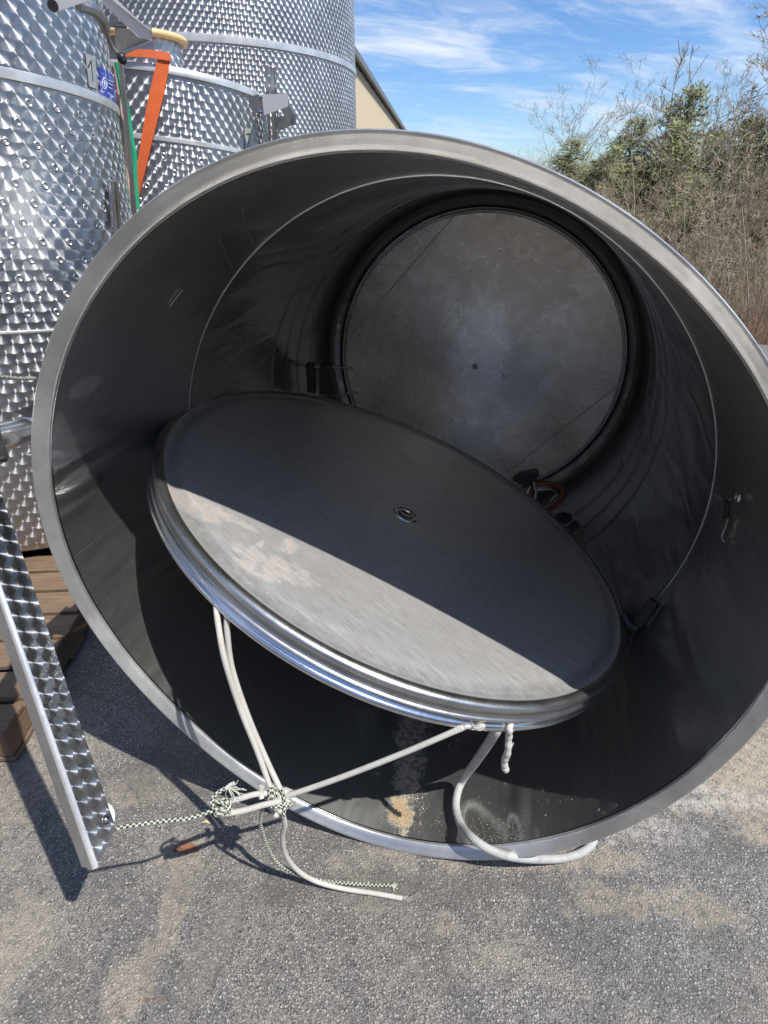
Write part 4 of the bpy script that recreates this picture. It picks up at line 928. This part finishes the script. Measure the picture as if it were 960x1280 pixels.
# sand crumbs on the tank floor
mb = MB()
for (px, py, rx, ry, n) in ((498, 1018, 20, 14, 240), (508, 975, 14, 30, 120), (545, 1035, 30, 10, 30), (690, 990, 110, 30, 36), (610, 1030, 30, 8, 22)):
    for i in range(n):
        a = RNG.uniform(0, 2*PI); q = math.sqrt(RNG.random()); p = TANK_M @ on_tank(px+rx*q*math.cos(a), py+ry*q*math.sin(a), .7566) if i < 60 else None
        if p is None: p = base_p[int(RNG.integers(0, len(base_p)))]+Vector((RNG.normal(0, .012), RNG.normal(0, .012), 0))
        else:
            if i == 0: base_p = []
            base_p.append(p)
        r = RNG.uniform(.0005, .0013); mb.add([p+v*r for v in base_v], base_f)
M_SAND = mat('sand_crumbs', (.45, .35, .22), .9)
tag(mb.build('sand_crumbs', M_SAND, smooth=0), 'tan sand and crumbs spilt on the tank floor inside the rim', 'sand', kind='stuff')

# ------------------------------------------------------------------ metal building behind the tanks
M_CLAD = mat('beige_cladding', (.62, .53, .38), .5); M_TRIM = mat('grey_roof_trim', (.2, .2, .2), .5, .3); M_ROOF = mat('roof_sheet', (.4, .4, .4), .45, .6)
bd = thing('metal_building', 'beige ribbed metal building with a dark roof edge just right of the tallest tank', 'building', loc=(-3.0, 21, -1))
va = rad(5.3); dv = Vector((math.sin(va), math.cos(va), 0)); nv = Vector((dv.y, -dv.x, 0)); ZE = 5.3
Q0 = at(441, 73, 1.0)-CAM; k_ = (ZE-CAMH)/Q0.z; Q0 = CAM+Q0*k_; Q0.z = 0
mb = MB(); n_ = 80; Lw = 40
P0 = Q0-dv*6
pl_ = []; d_ = 0
mbw = MB(); V = []; F = []
x_ = 0; prof = []
while x_ < Lw: prof += [(x_, 0), (x_+.19, 0), (x_+.21, .045), (x_+.27, .045), (x_+.29, 0)]; x_ += .305
for (a, o_) in prof:
    p = P0+dv*a+nv*o_; V += [Vector((p.x, p.y, -1.5)), Vector((p.x, p.y, ZE))]
F = [(2*i, 2*i+2, 2*i+3, 2*i+1) for i in range(len(prof)-1)]; mbw.add(V, F)
c1, c2_ = P0-nv*12, P0+dv*Lw-nv*12
mbw.add([Vector((P0.x, P0.y, -1.5)), Vector((P0.x, P0.y, ZE)), Vector((c1.x, c1.y, ZE)), Vector((c1.x, c1.y, -1.5))], [(0, 1, 2, 3)])
e_ = P0+dv*Lw; mbw.add([Vector((e_.x, e_.y, -1.5)), Vector((e_.x, e_.y, ZE)), Vector((c2_.x, c2_.y, ZE)), Vector((c2_.x, c2_.y, -1.5))], [(3, 2, 1, 0)])
mbw.build('ribbed_wall', M_CLAD, bd, smooth=0)
up = Vector((0, 0, 1)); mb = MB(); a = P0-dv*.4+nv*.10; a.z = ZE
mb.prism([a+up*-.05, a+nv*.12-up*.05, a+nv*.12+up*.14, a+up*.2], dv*(Lw+.8)); mb.build('gutter', M_TRIM, bd, smooth=0)
mb = MB(); a = P0-dv*.4+nv*.16; a.z = ZE+.16; mb.prism([a, a+up*.04, a-nv*6.4+up*1.64, a-nv*6.4+up*1.6], dv*(Lw+.8)); b_ = a-nv*12.8; mb.prism([b_, a-nv*6.4+up*1.6, a-nv*6.4+up*1.64, b_+up*.04], dv*(Lw+.8)); mb.build('roof', M_ROOF, bd, smooth=0)
mb = MB()
for i in range(110):
    p = P0+dv*(i*.36)+nv*.05; p.z = ZE-.09; mb.box(p, (.12, .1, .08), M=basis(nv, dv, up))
o_ = mb.build('rib_closures', M_BLACK, bd, smooth=0); o_['kind'] = 'stuff'

# ------------------------------------------------------------------ woods
def barkf(c1, c2):
    def f(t, b):
        P = t.obj(); a = t.noise(t.v('MULTIPLY', P, (3, 3, .8)), 5.0, 5, .6); r = t.n('ShaderNodeObjectInfo').outputs['Random']
        c = t.mix(t.ramp(a, .3, .7), c1, c2); c = t.mix(t.m('MULTIPLY', r, .4), c, (.30, .25, .19)); t.put(b.inputs['Base Color'], c); b.inputs['Roughness'].default_value = .9
    return f
M_BARK = mat('grey_brown_bark', rough=.9, fn=barkf((.26, .22, .165), (.50, .45, .37)))
M_TWIG = mat('dry_twigs', rough=.9, fn=barkf((.25, .20, .135), (.46, .39, .28)))
M_DEEP = mat('thicket_twigs', rough=.9, fn=barkf((.22, .19, .11), (.42, .38, .24)))
M_BROWN = mat('red_brown_brush', rough=.9, fn=barkf((.22, .14, .09), (.38, .26, .18)))
def leaff(c1, c2):
    def f(t, b):
        r = t.n('ShaderNodeObjectInfo').outputs['Random']; n = t.noise(t.obj(), 1.8, 4, .6); n2 = t.noise(t.obj(), 14.0, 3, .6)
        c = t.mix(t.ramp(n, .35, .65), c1, c2); c = t.mix(t.ramp(n2, .5, .7, 0, .4), c, (.20, .19, .10)); t.put(b.inputs['Base Color'], c); b.inputs['Roughness'].default_value = .7
        b.inputs['Subsurface Weight'].default_value = .0
    return f
M_PINE = mat('pine_needles', rough=.7, fn=leaff((.13, .155, .075), (.27, .29, .14)))
M_PINE2 = mat('light_pine_needles', rough=.7, fn=leaff((.18, .21, .085), (.35, .36, .18)))

def branch(segs, p, d, L, r, lev, rg, droop=.0, thin=1.0):
    n = 4 if lev > 1 else 6; pts = [p]; rs = [r]; dd_ = d.normalized()
    for i in range(n):
        dd_ = (dd_+Vector(rg.normal(0, .09+.03*lev, 3))+Vector((0, 0, .05 if lev else .03))).normalized(); pts.append(pts[-1]+dd_*L/n); rs.append(r*(1-.82*(i+1)/n) if lev else r*(1-.85*(i+1)/n))
    segs.append((lev, pts, rs))
    if lev >= 4 or L < .12: return
    k = [11, 6, 6, 4][lev]
    for i in range(int(k*thin)):
        f = rg.uniform(.28 if lev == 0 else .15, .98); j = min(int(f*n), n-1); q = pts[j].lerp(pts[j+1], f*n-j)
        T = (pts[j+1]-pts[j]).normalized(); a = rg.uniform(0, 2*PI); o = T.orthogonal().normalized(); o = (o*math.cos(a)+T.cross(o)*math.sin(a))
        sp_ = rg.uniform(.45, .95); nd_ = (T*math.cos(sp_)+o*math.sin(sp_)); rr_ = max((rs[j]*(.55)), .0035)
        branch(segs, q, nd_, L*rg.uniform(.28, .55)*(1-.25*f), rr_, lev+1, rg)
def tree_meshes(seed, H, r, thin=1.0, lean=.1):
    rg = np.random.default_rng(seed); segs = []
    branch(segs, Vector((0, 0, -.1)), Vector((rg.normal(0, lean), rg.normal(0, lean), 1)), H, r, 0, rg, thin=thin)
    T, Cn = MB(), MB()
    for lev, pts, rs in segs:
        if lev == 0: T.tube(pts, rs, 7, cap=False)
        elif lev == 1: Cn.tube(pts, rs, 4, cap=False)
        else: Cn.tube(pts, [max(x, .0032) for x in rs], 3, cap=False)
    return T.mesh('trunk', M_BARK, 60), Cn.mesh('crown', M_TWIG, 0)
protos = [tree_meshes(20+i, 7.0, .058+.010*i, 1.0+.15*(i % 3)) for i in range(5)]
def ground_z(x, y):
    s = x*EDGE_N.x+y*EDGE_N.y-7.9
    if s < 0: return -.02
    return (bank(x, y) if x > 2 else bank(x, y)*max(0, (x+1)/3))-.05
def dist_at(az, D): return Vector((D*math.sin(rad(az)), D*math.cos(rad(az)), 0))
def put(name, meshes, label, cat, group, az, D, H, h0=7.0, rz=None, names=('trunk', 'crown')):
    p = dist_at(az, D); p.z = ground_z(p.x, p.y); s_ = H/h0
    o = thing(name, label, cat, loc=p, group=group); o.rotation_euler = (0, 0, rz if rz is not None else random.uniform(0, 6.28)); o.scale = (s_, s_, s_)
    for nm, me in zip(names, meshes):
        c = bpy.data.objects.new(nm, me); COL.objects.link(c); c.parent = o
    if name == 'pine_tree': o.scale = (s_*random.uniform(1.35, 1.8), s_*random.uniform(1.35, 1.8), s_)
    return o
G_B = 'bare trees along the bank'
bare = [  # azimuth, distance, height, prototype, label
    (32.6, 21.8, 5.7, 0, 'tall bare tree with a forked pale trunk at the right edge above the rim'),
    (30.3, 26.1, 6.48, 1, 'tallest bare tree with thin upright twigs against the sky near the right edge'),
    (27.3, 28.3, 5.58, 2, 'slim bare tree standing just left of the tallest bare tree'),
    (24.2, 30.4, 5.61, 3, 'bare tree in front of the bright green pine'),
    (21.6, 29.0, 6.38, 4, 'grey bare tree with a wide crown midway along the rim'),
    (19.4, 33.4, 7.32, 1, 'pale bare tree rising highest left of the green pine'),
    (17.3, 34.8, 6.5, 0, 'faint grey bare tree near the left end of the wood'),
    (15.2, 37.7, 5.92, 2, 'leftmost faint bare tree where the rim hides the wood'),
    (34.9, 24.6, 7.03, 3, 'bare tree cut by the right edge of the view, branches reaching high'),
    (28.8, 20.3, 4.83, 4, 'nearest bare sapling tree low in front of the wood right of centre'),
]
for az, D, H, k, lab in bare: put('bare_tree', protos[k], lab, 'tree', G_B, az, D, H)
for i in range(15):
    az = random.uniform(13, 40); put('bare_tree', protos[i % 5], 'thin bare tree among the crowded grey trees of the wood', 'tree', 'crowded thin trees of the wood', az, random.uniform(32, 44), random.uniform(6.0, 8.2))
# saplings: straight pale stems with few twigs
saps = [tree_meshes(60+i, 4.0, .020, .4, .07) for i in range(4)]
for i in range(110):
    az = random.uniform(15, 42); D = random.uniform(12.5, 28)
    put('sapling', saps[i % 4], 'thin pale leafless sapling in the scrub in front of the wood', 'sapling', 'leafless saplings on the bank', az, D, random.uniform(2.4, 5.4), 4.0, names=('stem', 'twigs'))
# pines
def pine_mesh(seed, H, mat_, dens=1.0):
    rg = np.random.default_rng(seed); T = MB(); T.tube([(0, 0, -.1), (0, 0, H*.5), (.05, .03, H*.98)], [.13, .08, .01], 7); V = []; F = []
    z = .12*H
    while z < H*.98:
        f = z/H; Lb = (1-f)**.75*H*.30+.15; nb = int(rg.integers(5, 8))
        for b in range(nb):
            a = rg.uniform(0, 2*PI); L_ = Lb*rg.uniform(.6, 1.15); d = Vector((math.cos(a), math.sin(a), rg.uniform(-.1, .35))); p0 = Vector((0, 0, z)); p1 = p0+d*L_
            T.tube([p0, p1], [.022*(1-f)+.006, .004], 3, cap=False)
            for c in range(int(24*dens*max(L_, .4))):
                t_ = rg.uniform(.25, 1.02); q = p0.lerp(p1, t_)+Vector(rg.normal(0, .09+.10*L_*t_, 3))*Vector((1, 1, .6)).length/1.5
                for k in range(5):
                    v = Vector(rg.normal(0, 1, 3)); v.z += .5; v.normalize(); s_ = v.orthogonal().normalized()*.017; e = q+v*rg.uniform(.13, .26); n = len(V)
                    V += [q-s_, q+s_, e]; F.append((n, n+1, n+2))
        z += H*rg.uniform(.035, .06)
    m_ = MB(); m_.v = [tuple(v) for v in V]; m_.f = F; m_.uv = [[(0, 0)]*3]*len(F)
    return T.mesh('trunk', M_BARK, 60), m_.mesh('crown', mat_, 0)
pa_ = pine_mesh(1, 7, M_PINE2, 1.4); pb_ = pine_mesh(2, 7, M_PINE, 1.5); pc_ = pine_mesh(3, 7, M_PINE2, 1.2)
pines = [(23.6, 32.6, 8.32, pa_, 'bright green pine in the middle of the wood'), (32.0, 30.4, 8.07, pb_, 'dark green pine behind the forked bare tree at the right edge'), (16.9, 34.1, 5.49, pc_, 'small yellow green pine at the left end of the wood'),
    (20.4, 34.1, 5.49, pc_, 'low green pine between the small yellow pine and the bright green pine'), (28.3, 33.4, 6.35, pb_, 'dull green pine right of the bright green pine'), (26.0, 36.2, 7.09, pb_, 'dark pine half hidden just behind the bright green pine'), (36.8, 36.2, 8.81, pb_, 'dark pine beyond the right edge of the view')]
for i_ in range(13): put('pine_tree', (pa_, pb_, pc_)[i_ % 3], 'one of the dull green pines filling the back of the wood', 'pine tree', 'pines filling the back of the wood', 15.5+i_*1.75+random.uniform(-.8, .8), random.uniform(30, 36), random.uniform(5.9, 7.5))
for az, D, H, me, lab in pines: put('pine_tree', me, lab, 'pine tree', 'pines in the wood', az, D, H)
# thicket and distant wood nobody could count
def thicket(name, n, az0, az1, D0, D1, h0, h1, r, m_, label, cat, seed, tw=7):
    rg = np.random.default_rng(seed); V = []; F = []
    def strip(p, q, w0, w1):
        d = (q-p); s_ = Vector((-d.y, d.x, 0)) if abs(d.x)+abs(d.y) > 1e-4 else Vector((1, 0, 0)); a = rg.uniform(0, PI); s_ = Vector((math.cos(a), math.sin(a), 0)); c_ = Vector((-s_.y, s_.x, 0)); n0 = len(V)
        for (P, w) in ((p, w0), (q, w1)):
            V.extend([P+s_*w, P-s_*w*.5+c_*w*.87, P-s_*w*.5-c_*w*.87])
        for k in range(3): F.append((n0+k, n0+(k+1) % 3, n0+3+(k+1) % 3, n0+3+k))
    for i in range(n):
        p = dist_at(rg.uniform(az0, az1), rg.uniform(D0, D1)); p.z = ground_z(p.x, p.y); H = rg.uniform(h0, h1); d = Vector((rg.normal(0, .07), rg.normal(0, .07), 1)).normalized(); w = r*rg.uniform(.6, 1.5)
        q = p+d*H*.5; e = q+(d+Vector(rg.normal(0, .08, 3))).normalized()*H*.5; strip(p, q, w, w*.7); strip(q, e, w*.7, w*.25)
        for k in range(tw):
            f = rg.uniform(.25, 1); b = p.lerp(q, f*2) if f < .5 else q.lerp(e, f*2-1); t_ = Vector((rg.normal(0, .45), rg.normal(0, .45), rg.uniform(.5, 1.5))).normalized()*H*rg.uniform(.1, .3); strip(b, b+t_, w*.4, w*.15)
            b2 = b+t_*.5; t2 = (t_.normalized()+Vector(rg.normal(0, .6, 3))).normalized()*t_.length*.5; strip(b2, b2+t2, w*.28, w*.12)
    m_b = MB(); m_b.v = [tuple(v) for v in V]; m_b.f = F; m_b.uv = [[(0, 0)]*4]*len(F)
    return tag(m_b.build(name, m_, smooth=0), label, cat, kind='stuff')
thicket('distant_wood', 3400, 10, 46, 38, 52, 3.4, 6.0, .018, M_DEEP, 'dense grey brown mass of bare wood behind the nearer trees', 'wood', 1, 9)
thicket('scrub', 2600, 12, 46, 13.0, 30, 1.2, 3.3, .009, M_TWIG, 'dense straw coloured scrub on the bank in front of the wood', 'scrub', 2, 7)
thicket('low_brush', 1500, 24, 50, 9.6, 12.5, .4, 1.15, .005, M_BROWN, 'low red brown brush where the tarmac ends at the right', 'brush', 3, 6)

# unseen slope added behind and left of the viewer to darken the tanks' reflections
def slopef(t, b):
    P = t.obj(); n = t.noise(P, .9, 7, .7); c = t.mix(t.ramp(n, .35, .65), (.05, .045, .03), (.20, .16, .11)); t.put(b.inputs['Base Color'], c); b.inputs['Roughness'].default_value = 1.0; t.put(b.inputs['Normal'], t.bump(n, 1.0, .6))
M_SLOPE = mat('added_dark_slope', rough=1.0, fn=slopef)
mb = MB(); V = []; F = []; na, nr = 72, 6
for i in range(na+1):
    a = rad(105+190*i/na)
    for j in range(nr+1):
        D = 17+5*j; h = [0, 6.0, 9.0, 11.0, 12.5, 14.0, 15.0][j]*(1+.18*math.sin(a*17+j)+.12*math.sin(a*41))*min(1, i/4, (na-i)/4); V.append((D*math.sin(a), D*math.cos(a), h-.05+RNG.uniform(0, .5)*(j > 0)))
F = [(i*(nr+1)+j, (i+1)*(nr+1)+j, (i+1)*(nr+1)+j+1, i*(nr+1)+j+1) for i in range(na) for j in range(nr)]
mb.add(V, F); tag(mb.build('added_dark_slope', M_SLOPE), kind='structure')
